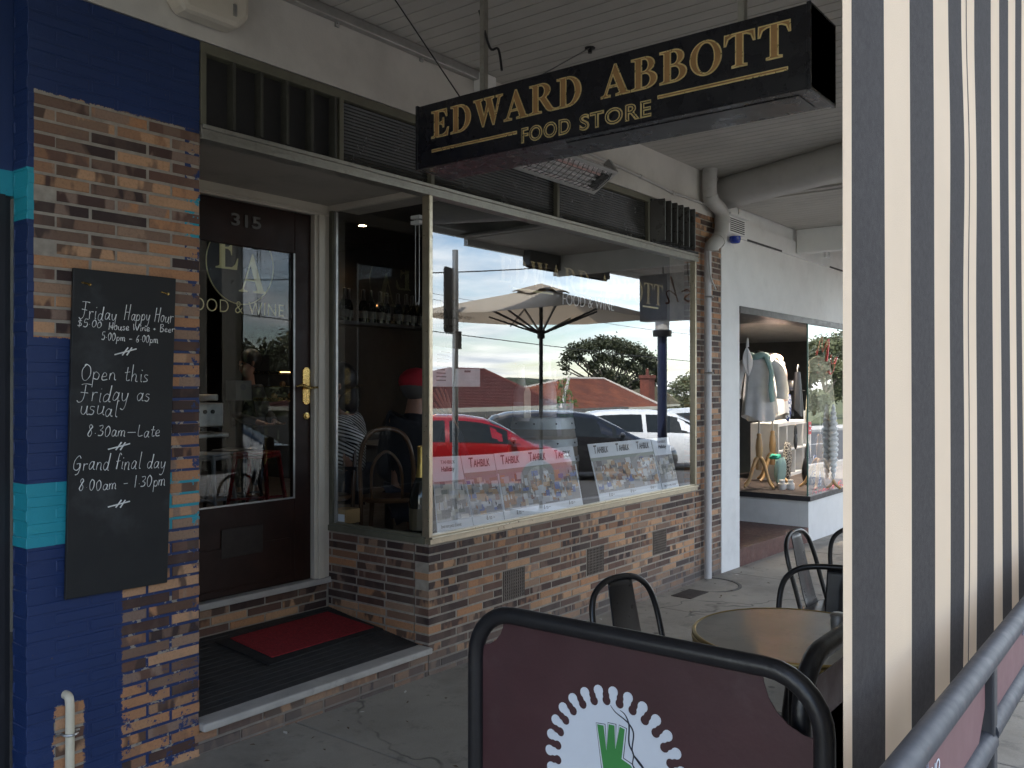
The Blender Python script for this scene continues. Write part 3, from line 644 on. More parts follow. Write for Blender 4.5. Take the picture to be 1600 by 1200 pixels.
# ============================================================ PAINTED PILASTER
pil = thing('painted_pilaster', 'blue and teal painted brick pilaster with half its paint stripped to bare brick', 'pilaster')
XP = 1.485
mb = MB()
hp = [(1.59 - XP, 1.69 - XP, 9, 9)]
lay(mb, (XP - .004, 0, 0), (1, 0, 0), (0, -1, 0), running(0, XL - XP + .006, start=lambda r: .105 if r % 2 else 0), -.06, 63)
lay(mb, (XP, -.004, 0), (0, 1, 0), (-1, 0, 0), running(0, .125, start=lambda r: 0 if r % 2 else .105), -.06, 63)
lay(mb, (XL, -.004, 0), (0, 1, 0), (1, 0, 0), running(0, RD, start=lambda r: 0 if r % 2 else .105), -.06, 55)
mb.box(XP + .003, XL - .004, .003, .12, -.1, 3.10, 1); mb.box(XL - .1, XL - .006, .02, RD + .05, -.1, 2.72, 1)
mb.build('brickwork', [m_brickp, m_mortarp], pil)
# neighbour on the left: dark doorway
left = thing('dark_doorway', 'near black shop doorway beside the blue pilaster at the photo edge', 'doorway')
m_navyd = M('very dark navy paint', (.012, .013, .018), .5, var=.2, scale=3)
mb = MB(); mb.box(-4, XP - .0, .14, .22, -.1, 2.32); mb.build('door_panel', m_navyd, left)
mb = MB(); mb.box(-4, XP + .02, .125, .23, 2.32, 3.5); mb.build('blue_wall', m_brickp, left)
mb = MB(); mb.box(XP - .09, XP - .03, .11, .14, -.1, 2.32); mb.build('door_jamb', m_navyd, left)
# chalkboard
ch = thing('chalkboard', 'tall black chalkboard screwed to the pilaster with handwritten opening hours', 'chalkboard')
BY = -.03
cr = [onY(x, y, BY) for x, y in ((115, 418), (275, 435), (262, 910), (103, 937))]
mb = MB(); mb.prism(cr[::-1], (0, .016, 0)); mb.build('board', m_slate, ch, bevel=.002)
for s, a, b, h, sl in (('Friday', (124, 497), (183, 501), 24, .15), ('Happy Hour', (194, 499), (271, 504), 21, .2), ('$5.00', (121, 509), (160, 513), 12, .1), ('House Wine + Beer', (169, 515), (273, 519), 12, .1), ('5.00pm - 6.00pm', (158, 531), (248, 536), 12, .1),
    ('Open this', (125, 594), (234, 596), 25, .1), ('Friday as', (122, 627), (236, 627), 26, .15), ('usual', (124, 648), (186, 650), 26, .1), ('8.30am~Late', (136, 682), (251, 682), 19, .1), ('Grand final day', (113, 735), (259, 731), 24, .15), ('8.00am - 1.30pm', (123, 768), (260, 758), 19, .1)):
    p0, p1 = onY(a[0], a[1], BY - .001), onY(b[0], b[1], BY - .001); dep = (p0 - ORG).dot(FW)
    mb = MB(); handwrite(mb, s, p0, p1, h * dep / FPX * 1.05, .0018, (0, -1, 0), sl); mb.build('chalk_line', m_chalk, ch)
for (x, y) in ((196, 550), (186, 698), (186, 788)):
    mb = MB()
    for A, B in (((-17, 4), (17, -5)), ((-5, 5), (4, -7)), ((2, 5), (10, -7))): mb.tube([onY(x + A[0], y + A[1], BY - .001), onY(x + B[0], y + B[1], BY - .001)], .0028, 5)
    mb.build('chalk_hash', m_chalk, ch)
for (x, y) in ((133, 443), (256, 458)):
    q = onY(x, y, BY); mb = MB(); mb.tube([q + Vector((-.016, -.004, .004)), q + Vector((.016, -.004, -.002))], .0035, 6); mb.lathe([(.006, 0), (.006, .004), (0, .005)], q + Vector((.016, 0, -.002)), 8, T=Matrix.Rotation(R(90), 3, 'X')); mb.build('hook', m_brass, ch)
# cream pipe stub
pp = thing('cream_pipe', 'cream plastic pipe clipped to the foot of the blue pilaster', 'pipe'); q = onY(110, 1084, -.035)
mb = MB(); mb.tube(smooth_path([(q.x, .02, q.z - .01), (q.x, -.022, q.z - .012), (q.x, -.034, q.z - .04), (q.x, -.035, q.z - .1), (q.x, -.035, -.05)]), .0165, 14); mb.build('pipe', m_pvc, pp, smooth=50)
q2 = onY(110, 1146, -.035); mb = MB(); mb.tube([(q.x - .042, -.012, q2.z), (q.x - .02, -.012, q2.z)] + [(q.x + .021 * math.cos(R(a)), -.035 - .021 * math.sin(R(a)), q2.z) for a in range(180, -1, -20)] + [(q.x + .02, -.012, q2.z), (q.x + .045, -.012, q2.z)], .005, 6, flat=2.2); mb.build('clip', m_steel, pp)
# doormat
mt = thing('doormat', 'red carpet doormat with black rubber border on the porch floor', 'doormat')
def porchz(y): return .139 + .10 * max(0, y - .078) / (RD - .082) + .004
def onPorch(px, py):
    p = onZ(px, py, .18)
    for _ in range(6): p = onZ(px, py, porchz(p.y))
    return p
cs = [onPorch(*p) for p in ((336, 1004), (422, 1040), (599, 984), (520, 954))]
cen = sum(cs, Vector()) / 4; inn = [onPorch(*p) for p in ((356, 1000), (424, 1031), (588, 982), (513, 957))]
for q in cs + inn: q.y = min(q.y, RD - .01)
mb = MB(); mb.prism([q + Vector((0, 0, .001)) for q in cs], (0, 0, .007)); mb.build('rubber_border', m_rubber, mt)
mb = MB(); mb.prism([cen + (q - cen) * .97 + Vector((0, 0, .0075)) for q in inn], (0, 0, .005)); mb.build('carpet', m_red, mt, bevel=.002)
# air vents
m_vent = M('terracotta grey vent', (.15, .12, .10), .7, var=.2, bump=.3)
for (a, b), lb in zip(vent_x, ('wire mesh wall vent above the left corner of the maroon cafe banner', 'wire mesh wall vent just behind the hoop of the nearest black chair', 'small grey wall vent below the right end of the cafe window')):
    v = thing('air_vent', lb, 'vent', group='air vents in the brick stall riser')
    mb = MB(); mb.box(a + .006, b - .006, .006, .02, vz[0] + .004, vz[1] - .004, 1)
    n = 11
    for i in range(n + 1): x = a + .01 + (b - a - .02) * i / n; mb.box(x - .0035, x + .0035, -.004, .008, vz[0] + .006, vz[1] - .006)
    for i in range(10): z = vz[0] + .01 + (vz[1] - vz[0] - .02) * i / 9; mb.box(a + .006, b - .006, -.002, .007, z - .003, z + .003)
    mb.build('grille', [m_vent, m_gap], v)

# ============================================================ AWNING over the footpath
aw = thing('shop_awning', 'cantilevered awning with white boarded soffit over the footpath', 'awning')
ZC = 3.48
def beamx(y): return 7.50 + .42 * y
mb = MB(); x = -6.
while x < 7.6:
    x1 = x + .098
    yl = max(-3.08, (x - 7.62) / .42) if x > 6.15 else -3.08
    if yl < -.02:
        mb.box(x, x1 - .008, yl, -.0, ZC, ZC + .02)
    x += .098
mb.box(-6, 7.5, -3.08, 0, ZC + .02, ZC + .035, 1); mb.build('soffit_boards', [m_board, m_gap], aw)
mb = MB(); mb.box(-6, 7.6, -3.14, -3.08, 3.28, 3.75); mb.box(-6, 7.6, -3.10, -3.02, 3.33, 3.37); mb.build('front_fascia', m_white, aw)
mb = MB(); mb.box(-6, 16, -3.14, .0, 3.75, 3.80); mb.build('roof_sheet', m_steel, aw)
bd = Vector((-.42, -1, 0)).normalized(); bn = Vector((1, -.42, 0)).normalized()
mb = MB(); A = Vector((7.50, .0, 0)); B = A + bd * 3.35
prof = [(.10, 3.5), (-.02, 3.5)] + [(.02 - .115 * math.cos(R(q)), 3.358 - .136 * math.sin(R(q))) for q in range(-60, 91, 10)] + [(.10, 3.222)]
mb.prism([A + bn * p + Vector((0, 0, q)) for p, q in prof], B - A)
mb.build('beam', M('grey white beam paint', (.50, .49, .47), .6, var=.07, scale=3, dirt=((.28, .27, .26), 3, .52, .5)), aw, smooth=35)
# conduit along the soffit, with saddles
cd = thing('metal_conduit', 'grey metal conduit with saddle clips along the top of the white fascia', 'conduit')
mb = MB(); mb.box(XL - 5, onY(745, 125, 0).x, -.045, -.001, ZC - .055, ZC - .004); mb.build('trunking', m_steel, cd, bevel=.004)
for x, y in ((527, 35), (659, 90)):
    q = onY(x, y, -.01); mb = MB(); mb.box(q.x - .012, q.x + .012, -.012, -.001, q.z - .02, q.z + .03); mb.lathe([(.008, 0), (.008, .006), (0, .007)], (q.x, -.012, q.z), 8, T=Matrix.Rotation(R(90), 3, 'X')); mb.build('saddle', m_steel, cd)
q = onY(745, 125, -.03); mb = MB(); mb.box(q.x, q.x + .14, -.07, -.001, ZC - .12, ZC - .01); mb.build('junction_box', m_white, cd, bevel=.01)
pc = thing('white_conduit', 'thin white conduit running down the fascia to the drainpipe', 'conduit')
pts = [onY(x, y, -.02) for x, y in ((880, 220), (1000, 275), (1050, 300), (1112, 322))]
mb = MB(); mb.tube(pts, .011, 10); 
for p in (pts[1], pts[2]): mb.tube([p, p + (pts[2] - pts[1]) * .08], .016, 10)
mb.build('tube', m_pvcw, pc, smooth=50)
# bulkhead lamp (unlit) at the top of the fascia
q = onY(322, 34, -.06); bl = thing('fascia_lamp', 'rounded white bulkhead light fitting at the top of the fascia', 'light fitting')
mb = MB(); L0, L1 = onY(262, 20, -.05).x, onY(378, 20, -.05).x
pr = [(L0, 3.44), (L0, q.z + .06), (L0 + .05, q.z), (L1 - .06, q.z), (L1, q.z + .06), (L1, 3.44)]
mb.prism([(a, -.001, b) for a, b in pr], (0, -.11, 0)); mb.build('diffuser', m_cream, bl, bevel=.025)
q = onY(367, 15, -.115); mb = MB(); mb.box(q.x - .008, q.x + .008, -.118, -.11, q.z - .025, q.z + .025); mb.build('clip', m_steel, bl)
# hanging sign
sg = thing('hanging_sign', 'long black box sign with gold lettering hung on two rods under the awning', 'shop sign')
SX0, SX1, SY0, SY1, SZ0, SZ1 = 2.95, 3.205, -.571, -2.3975, 2.60, 2.888
mb = MB(); mb.box(SX0, SX1, SY1, SY0, SZ0, SZ1); mb.build('box', m_signb, sg, bevel=.006)
for y0 in (SY0, SY1 + .014): mb = MB(); mb.box(SX0 - .004, SX1 + .004, y0 - .014, y0 + .001, SZ0 - .004, SZ1 + .004); mb.build('end_trim', m_signb, sg, bevel=.003)
mb = MB(); mb.box(SX0 + .05, SX1 - .05, SY1 + .06, SY0 - .8, SZ0 - .003, SZ0 + .001); mb.build('underside_panel', M('mottled underside', (.02, .02, .024), .3, .2, var=.5, scale=3), sg)  # paler mottled panel over the outer part of the underside
ya, yb = -.6715, -2.330
two_words('sign_lettering', 'EDWARD', 'ABBOTT', ya - yb, .118, m_gold, lambda o: fr_side((SX0 - .0015, ya - o, 2.727)), sg, off=.0032, ext=.0008)
two_words('sign_lettering', 'EDWARD', 'ABBOTT', ya - yb, .118, m_goldp, lambda o: fr_side((SX0 - .003, ya - o, 2.727)), sg, off=-.0022, ext=.0008)
a, b = onX(815, 223, SX0), onX(1018, 187, SX0)
W_ = a.y - b.y
for wd_, o_, f_ in (('FOOD', 0., .405), ('STORE', .475, .525)):
    text('sign_lettering', wd_, .085, m_gold, fr_side((SX0 - .0015, a.y - o_ * W_, a.z)), sg, width=f_ * W_, off=.003, ext=.0008, space=1.1)
    text('sign_lettering', wd_, .085, m_signb, fr_side((SX0 - .003, a.y - o_ * W_ - .003, a.z)), sg, width=f_ * W_ - .006, off=-.0022, ext=.0008, space=1.1)
for p, q in (((675, 236), (808, 204)), ((1028, 152), (1232, 107))):
    mb = MB(); a, b = onX(p[0], p[1], SX0), onX(q[0], q[1], SX0); mb.box(SX0 - .003, SX0, b.y, a.y, a.z - .007, a.z + .007); mb.box(SX0 - .0045, SX0 - .002, b.y + .004, a.y - .004, a.z - .0025, a.z + .0025, 1)
    mb.build('rule', [m_gold, m_goldp], sg)
for px in (755, 1160):
    y = onX(px, 120, SX0 + .12).y; mb = MB(); mb.box(SX0 + .11, SX0 + .14, y - .012, y + .012, SZ1 - .01, ZC); mb.box(SX0 + .09, SX0 + .16, y - .035, y + .035, SZ1, SZ1 + .008); mb.build('hanger_rod', m_anodd, sg)
mb = MB()
for p, q in (((718, 150), (610, -12)), ((840, 120), (922, 74))):
    a = onX(p[0], p[1], SX0 + .12); b = onZ(q[0], q[1], ZC); mb.tube([a, b], .0032, 5)
b = onZ(922, 74, ZC); mb.lathe([(.03, 0), (.03, -.006), (.012, -.012), (.012, -.03), (0, -.03)], b, 10)
mb.build('stay_wire', m_black, sg)
a = onX(765, 122, SX0 + .12); mb = MB(); mb.tube(smooth_path([a + Vector((0, .06, .32)), a + Vector((0, .0, .14)), a + Vector((0, -.05, .12)), a + Vector((0, -.07, .02))]), .006, 6); mb.build('cable', m_black, sg)
# radiant heater
ht = thing('strip_heater', 'silver radiant strip heater with wire guard under the fascia', 'heater')
hx0, hx1 = onY(790, 230, -.2).x, onY(965, 300, -.30).x
Lh = hx1 - hx0; TT = Matrix.Translation((hx0, -.20, 3.005)) @ Matrix.Rotation(R(-32), 4, 'X')
mb = MB(); mb.prism([(0, -.11, 0), (0, .11, 0), (0, .07, .10), (0, -.07, .10)], (Lh, 0, 0)); mb.xf(TT)
mb2 = MB(); mb2.prism([(0, .118, .0), (0, .118, -.012), (0, .09, -.012), (0, .09, 0)], (Lh, 0, 0)); mb2.prism([(0, -.118, .0), (0, -.118, -.012), (0, -.09, -.012), (0, -.09, 0)], (Lh, 0, 0)); mb2.box(Lh - .03, Lh + .006, -.118, .118, -.013, .10); mb2.box(-.006, .03, -.118, .118, -.013, .1); mb2.xf(TT)
mb.build('reflector', M('polished reflector', (.75, .72, .72), .25, .6, var=.1, scale=5), ht); mb2.build('rim', m_steel, ht, bevel=.003)
for j in (-.045, .0, .045):
    mb = MB(); mb.tube([(.05, j, -.008), (Lh - .12, j, -.008)], .009, 8); mb.box(Lh - .13, Lh - .05, j - .02, j + .02, -.02, .006, 1); mb.xf(TT); mb.build('element', [M('pinkish quartz tube', (.62, .42, .40), .3, var=.15) if j == -.045 else m_steel, m_gap], ht)
mb = MB()
for i in range(19): x = .04 + (Lh - .09) * i / 18; mb.tube([(x, -.1, -.008), (x + .012, -.05, -.026), (x + .012, .05, -.026), (x, .1, -.008)], .0024, 5)
for j in (-.05, .05): mb.tube([(.03, j, -.027), (Lh - .04, j, -.027)], .0024, 5)
mb.xf(TT); mb.build('wire_guard', m_gap, ht)
for x in (hx0 + .25, hx1 - .15): mb = MB(); mb.bar((x, -.16, 3.09), (x, 0, 3.13), .03, .006); mb.build('bracket', m_steel, ht)
# drainpipe
dp = thing('drainpipe', 'white painted drainpipe with a double bend beside the brick pier', 'drainpipe')
P3 = [onY(x, y, -.085) for x, y in ((1110, 262), (1109, 292), (1112, 312), (1127, 330), (1128, 352), (1124, 372), (1113, 384), (1112, 392))]
mb = MB(); sp = smooth_path(P3, 5); mb.tube(sp, .062, 16)
for i in (8, 17, 25): mb.tube([sp[i], sp[i] + (sp[i + 1] - sp[i]).normalized() * .05], .068, 16)
mb.build('bend', m_pvcw, dp, smooth=50)
xb = P3[-1].x; mb = MB(); mb.tube([(xb, -.05, P3[-1].z + .03), (xb, -.05, G(7.2) + .02)], .031, 14); mb.build('pipe', M('white downpipe paint', (.50, .49, .50), .45, var=.05), dp, smooth=50)
for z in (2.38, 1.72): mb = MB(); mb.tube([(xb + .040 * math.cos(R(a)), -.05 - .040 * math.sin(R(a)), z) for a in range(-20, 201, 20)], .006, 6, flat=2); mb.build('bracket', m_steel, dp)
q = onY(1109, 412, -.07); mb = MB(); mb.tube(smooth_path([q, q + Vector((-.05, -.02, .10)), q + Vector((-.03, -.02, -.10)), q + Vector((.06, -.03, -.22))]), .008, 5)
mb.build('loose_strap', m_pvcw, dp)
# alarm siren
al = thing('alarm_siren', 'white alarm box with blue strobe on the white pillar', 'alarm')
mb = MB(); a, b = onY(1134, 336, -.10), onY(1161, 371, -.10); mb.box(a.x, b.x, -.13, -.001, b.z, a.z); mb.build('housing', m_white, al, bevel=.008)
mb = MB(); mb.box(a.x - .015, b.x + .03, -.16, -.001, a.z + .003, a.z + .022); mb.build('lid', m_white, al)
mb = MB(); mid = (a.z + b.z) / 2
for i in range(7): mb.box(a.x + .03, b.x - .04, -.134, -.129, mid - .06 + i * .018, mid - .052 + i * .018)
mb.build('sounder_slots', m_gap, al)
q = onY(1151, 372, -.07); mb = MB(); mb.lathe([(.05, .01), (.052, -.03), (.044, -.055), (.03, -.062), (0, -.062)], (q.x - .02, -.065, b.z), 16); mb.build('strobe', M('blue strobe lens', (.015, .04, .30), .2), al, smooth=50)
# ============================================================ NEIGHBOURING DRESS SHOP
bq = thing('dress_shop', 'white rendered dress shop beyond the brick pier with a clothes display in its window', 'shopfront')
NX0, NX1, NX2 = 7.90, 9.77, 16.
mb = MB(); mb.box(XE, NX0, -.004, .22, -.4, 3.22); mb.build('pillar', m_white, bq, bevel=.004)
mb = MB(); mb.box(NX0, NX2, 0, .2, 2.36, 3.6); mb.box(XE + .03, NX0, .01, .2, 3.22, 3.6); mb.box(XE + .1, NX2, -.03, .0, 2.99, 3.15); mb.build('upper_wall', m_white, bq)
mb = MB(); mb.box(8.02, 8.9, -.034, -.028, 2.985, 3.003); mb.build('wall_slot', m_gap, bq); mb = MB(); mb.box(10.4, 11.6, -.034, -.028, 2.985, 3.003); mb.build('wall_slot', m_gap, bq)
m_lint = M('dark bronze frame', (.055, .052, .055), .45, .3, var=.1)
mb = MB(); mb.box(NX0, NX2, -.012, .21, 2.295, 2.36); mb.box(NX0, NX1 - .0, .2, 1.0, 2.33, 2.37); mb.box(NX1 - .03, NX2, -.03, .04, .33, .385); mb.box(NX1 - .03, NX1 + .04, .04, .85, .33, .385)
mb.build('window_frame', m_lint, bq)
mb = MB(); mb.box(NX1, NX2, 0, .10, -.5, .33); mb.box(NX1, NX1 + .10, .1, .85, -.5, .33); mb.build('stall_riser', m_white, bq, bevel=.003)
mb = MB(); mb.poly([(NX1 + .01, .01, .385), (NX2, .01, .385), (NX2, .01, 2.295), (NX1 + .01, .01, 2.295)]); mb.build('display_window', glass('boutique front glass', .17), bq)
mb = MB(); mb.poly([(NX1 + .005, .83, .385), (NX1 + .005, .02, .385), (NX1 + .005, .02, 2.33), (NX1 + .005, .83, 2.33)]); mb.build('side_window', m_glassb, bq)
mb = MB(); mb.box(NX1 - .002, NX1 + .012, .004, .018, .385, 2.295); mb.build('glass_edge', M('green glass edge', (.10, .20, .16), .2), bq)
m_step = M('red brown tile step', (.11, .045, .035), .5, var=.3, scale=14, dirt=((.2, .17, .15), 7, .55, .4))
mb = MB(); mb.sbox(NX0, NX1, .0, 1.0, -.3, .165); mb.build('tiled_step', m_step, bq)
m_bqw = M('boutique wall', (.34, .33, .32), .8, var=.05); m_bqd = M('boutique dark joinery', (.07, .065, .06), .6, var=.1)
mb = MB(); mb.box(XE + .05, NX2, 4.4, 4.5, -.3, 2.7); mb.box(XE - .1, XE + .05, .2, 4.5, -.3, 2.7); mb.box(NX2 - .1, NX2, .1, 4.5, -.3, 2.7); mb.build('back_wall', m_bqd, bq)
mb = MB(); mb.box(NX0 - .2, NX1, .95, 1.0, .0, 2.33); mb.build('shop_door', M('shop door', (.09, .09, .09), .4), bq)
mb = MB(); mb.box(NX1 + .1, NX2, .1, 1.7, .28, .372); mb.build('display_floor', M('dark display carpet', (.05, .035, .03), .9, var=.3), bq)
mb = MB(); mb.box(NX1, NX2, .1, 4.5, 2.42, 2.5); mb.build('ceiling_panel', M('boutique ceiling', (.30, .29, .28), .8), bq)
mb = MB(); mb.box(10.3, 11.1, 2.1, 2.2, .3, 2.4); mb.build('wall_panel', m_bqw, bq)
mb = MB(); mb.box(XE + .02, 16, -3.1, -.03, 3.28, 3.30)
for i in range(80): mb.box(XE + .1 + i * .106, XE + .1 + i * .106 + .098, -3.1, -.03, 3.268, 3.28)
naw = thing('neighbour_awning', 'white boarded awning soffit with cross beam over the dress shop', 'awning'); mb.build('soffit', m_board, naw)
for x in (9.3, 12.2): mb = MB(); mb.box(x, x + .12, -3.1, -.04, 3.02, 3.268); mb.build('cross_beam', m_white, naw, bevel=.004)
mb = MB(); mb.box(XE + .1, 16, -3.14, -3.08, 3.2, 3.75); mb.build('front_fascia', m_white, naw)
q = onY(1292, 385, -.06); br = thing('white_bracket', 'small white curved bracket fixed under the neighbouring awning', 'bracket')
mb = MB(); mb.box(q.x, q.x + .16, -.05, -.03, q.z - .12, q.z + .12); mb.build('plate', m_white, br)
mb = MB(); mb.tube(smooth_path([(q.x - .12, -.08, q.z + .13), (q.x - .03, -.09, q.z + .05), (q.x, -.09, q.z - .08), (q.x - .03, -.09, q.z - .12)]), .018, 8); mb.build('arm', m_white, br)
m_dl = emit('lit downlight', (1, .82, .6), 14)
def downlight(p, label, group, watts=0, r=.05):
    t = thing('downlight', label, 'downlight', group=group)
    mb = MB(); mb.lathe([(r, .004), (r * 1.3, 0), (r * 1.3, .012), (r, .014)], p, 16); mb.build('rim', m_steel, t)
    mb = MB(); mb.lathe([(0, .003), (r, .003)], p, 16); mb.build('lens', m_dl, t)
    if watts:
        l = bpy.data.lights.new('downlight_lamp', 'SPOT'); l.energy = watts; l.spot_size = R(125); l.spot_blend = .8; l.shadow_soft_size = r; l.color = (1, .86, .7)
        lo = bpy.data.objects.new('lamp', l); COL.objects.link(lo); lo.parent = t; lo.location = Vector(p) + Vector((0, 0, -.012))
for px, py, lb in ((1208, 503, 'lit downlight left of the pair in the dress shop ceiling behind the side glass'), (1233, 506, 'lit downlight second from the left in the dress shop ceiling'), (1295, 516, 'lit downlight showing through the dress shop front glass'), (1309, 519, 'lit downlight hard beside the striped blind in the dress shop')):
    downlight(onZ(px, py, 2.415), lb, 'downlights in the dress shop', 85)
# mannequins
m_wood = M('turned pale wood', (.46, .29, .13), .4, var=.15, scale=7)
def cloth(name, c, tr=.0): return M(name, c, .9, var=.08, scale=12, bump=.3, bs=40)
m_wcloth = cloth('white linen', (.66, .67, .69)); m_aqua = cloth('aqua scarf', (.27, .42, .41)); m_pink = cloth('pale pink scarf', (.55, .38, .33)); m_yel = cloth('cream dress', (.62, .60, .46))
def drape(mb, c, top, bot, r0, r1, folds=9, amp=.10, seed=0, mi=0, sy=.7):
    c = Vector(c)
    def fn(u, v):
        a = u * 2 * math.pi; z = top + (bot - top) * v; r = r0 + (r1 - r0) * v ** .8; r *= 1 + amp * v * (math.sin(a * folds + seed) + .5 * math.sin(a * 3 + seed * 2))
        return c + Vector((r * math.cos(a), r * math.sin(a) * sy, z + .05 * v * math.sin(a * 2 + seed)))
    return mb.sheet(fn, 60, 14, mi)
def mannequin(px, dep, label, body, scarf, sleeves=True, seed=1, yaw=.4, group='mannequins in the dress shop window'):
    p = atD(px, 770, dep); t = thing('mannequin', label, 'mannequin', (p.x, p.y, .372), yaw, group)
    mb = MB(); mb.lathe([(.04, .28), (.044, .33), (.028, .36), (.034, .38), (.026, .40), (.038, .46), (.044, .54), (.034, .64), (.024, .68), (.030, .70), (.02, .72)], (0, 0, -.06), 20)
    for k in range(4):
        a = k * math.pi / 2 + .5; P = [(.02, .36), (.06, .33), (.11, .22), (.17, .08), (.24, .02)]
        mb.tube(smooth_path([(r * math.cos(a), r * math.sin(a), z) for r, z in P], 4), [.026 - .0006 * i for i in range(17)], 8)
    mb.build('stand', m_wood, t, smooth=50, local=True)
    mb = MB(); mb.tube([(0, 0, .64), (0, 0, 1.0)], .012, 8); mb.build('pole', m_steel, t, local=True)
    mb = MB(); drape(mb, (0, 0, 0), 1.50, .80 + .05 * (seed % 2), .150, .205, 7, .13, seed, sy=.62); mb.lathe([(.05, 1.60), (.085, 1.58), (.15, 1.55), (.165, 1.52), (.15, 1.47)], (0, 0, 0), 24, sy=.6)
    if sleeves:
        for sx in (-1, 1): mb.tube(smooth_path([(sx * .15, 0, 1.53), (sx * .24, 0, 1.42), (sx * .29, .01, 1.2), (sx * .29, .02, 1.08)]), [.06, .065, .07, .075, .08, .082, .084, .086, .088, .09, .09, .09, .088, .088, .088, .085], 12, flat=.75)
    mb.build('top', body, t, smooth=60, local=True)
    mb = MB(); mb.lathe([(.055, 1.58), (.05, 1.64), (.052, 1.66), (.0, 1.665)], (0, 0, 0), 16); mb.build('neck_form', m_black, t, smooth=40, local=True)
    if scarf:
        mb = MB(); mb.tube(smooth_path([(.10 * math.cos(R(a)), .075 * math.sin(R(a)), 1.59 + .02 * math.sin(R(a * 3))) for a in range(0, 361, 40)], 3), .042, 10)
        mb.tube(smooth_path([(.06, -.09, 1.58), (.10, -.16, 1.40), (.09, -.18, 1.2), (.11, -.17, 1.05)]), .045, 8, flat=.5); mb.build('scarf', scarf, t, smooth=60, local=True)
    return t
mannequin(1186, 10.75, 'headless mannequin in loose white top with aqua scarf nearest the dress shop corner', m_wcloth, m_aqua, True, 1, -.9)
mannequin(1207, 11.45, 'mannequin in white top with pale pink scarf just behind the aqua scarf one', m_wcloth, m_pink, False, 3, -.8)
mannequin(1281, 10.6, 'mannequin in plain cream top seen through the front glass', m_yel, None, False, 5, -.4)
hb = thing('white_fascinator', 'crumpled white fabric bag hanging beside the mannequin neck in the dress shop', 'bag'); p = atD(1168, 563, 10.5)
mb = MB(); mb.sheet(lambda u, v: p + Vector((.10 * math.sin(math.pi * v) * math.cos(u * 6.283) * (1 + .25 * math.sin(u * 25)) + .05 * v - .02, .05 * math.cos(u * 6.283 + 1.5) * math.sin(math.pi * v), .17 - .36 * v)), 24, 12); mb.build('body', m_wcloth, hb, smooth=60)
mb = MB(); mb.tube(smooth_path([p + Vector((-.02, 0, .16)), p + Vector((-.0, 0, .26)), p + Vector((.02, 0, .16))]), .012, 6); mb.build('strap', m_wcloth, hb)
# white cube shelving
shf = thing('cube_shelf', 'white open cube shelving unit standing in the dress shop window', 'shelf')
s0, s1 = atD(1216, 662, 11.6), atD(1300, 662, 12.0); z1 = s0.z; z0 = .372
u = (s1 - s0); u.z = 0; Ls = 1.75; u = Vector((1, .10, 0)).normalized(); dv = Vector((-.1, 1, 0)).normalized() * .36
m_shelf = M('white laminate', (.62, .62, .61), .45, var=.04)
mb = MB()
def shb(a, b, za, zb): mb.prism([s0 + u * a + Vector((0, 0, za - s0.z)), s0 + u * b + Vector((0, 0, za - s0.z)), s0 + u * b + Vector((0, 0, zb - s0.z)), s0 + u * a + Vector((0, 0, zb - s0.z))], dv)
shb(0, Ls, z1 - .04, z1); shb(0, Ls, z0, z0 + .04); zm = (z0 + z1) / 2; shb(.04, Ls - .04, zm - .012, zm + .012)
for a in (0, .42, .84, 1.27, Ls - .04): shb(a, a + (.04 if a in (0, Ls - .04) else .022), z0 + .04, z1 - .04)
mb.prism([s0 + dv + u * a + Vector((0, 0, b - s0.z)) for a, b in ((0, z0), (Ls, z0), (Ls, z1), (0, z1))], dv * .02); mb.build('carcass', m_shelf, shf)
def bag(name, label, px, py, dep, wd, ht, mat, hmat=None, cat='bag', strap=True, twist=0.):
    p = atD(px, py, dep); t = thing(name, label, cat)
    def fn(a, v):
        an = a * 6.283; r = wd / 2 * (math.sin(math.pi * min(1, .12 + v * .86)) ** .45) * (1 + .07 * math.sin(an * 5 + v * 7 + dep))
        return p + Vector((r * math.cos(an), .45 * r * math.sin(an), ht * (.5 - v) + twist * math.sin(an) * .02))
    mb = MB(); mb.sheet(fn, 30, 14); mb.build('body', mat, t, smooth=60)
    if strap:
        mb = MB(); mb.tube(smooth_path([p + Vector((-wd * .3, 0, ht * .45)), p + Vector((-wd * .2, 0, ht * .85)), p + Vector((wd * .05, 0, ht * 1.0)), p + Vector((wd * .28, 0, ht * .45))]), .012, 6); mb.build('strap', hmat or mat, t)
    return t
def pattern(name, a, b, scale, th):
    N = newmat(name); v = N.n('ShaderNodeTexVoronoi', feature='DISTANCE_TO_EDGE'); v.inputs['Scale'].default_value = scale; N.l.new(N.obj, v.inputs['Vector'])
    N.l.new(N.ramp(v.outputs['Distance'], [(th, b), (th + .03, a)]), N.b.inputs['Base Color']); N.b.inputs['Roughness'].default_value = .8; return N.mat
m_leo = pattern('animal print silk', (.05, .045, .04), (.62, .58, .5), 26, .06); m_blu = pattern('blue print silk', (.60, .64, .70), (.02, .05, .22), 17, .09)
bag('aqua_bag', 'pale aqua cloth bag with a fabric flower on the dress shop floor', 1219, 737, 10.9, .26, .36, m_aqua, strap=False)
mb = MB(); q = atD(1211, 715, 10.75)
for k in range(9): a = k * .7; mb.ball(q + Vector((.05 * math.cos(a), .03 * math.sin(a), .012 * (k % 3))), .04, 8, sc=(1, 1, .5))
tag(mb.build('fabric_flower', cloth('jade satin', (.03, .34, .24)), smooth=60), 'jade green fabric flower lying on top of the aqua bag', 'flower')
bag('patterned_scarf', 'black and cream animal print scarf hanging over the left shelf cube', 1230, 722, 11.4, .20, .52, m_leo, cat='scarf', strap=False)
bag('blue_print_bag', 'blue and white printed scarf standing on top of the cube shelf', 1231, 637, 11.75, .17, .36, m_blu, cat='scarf', strap=False)
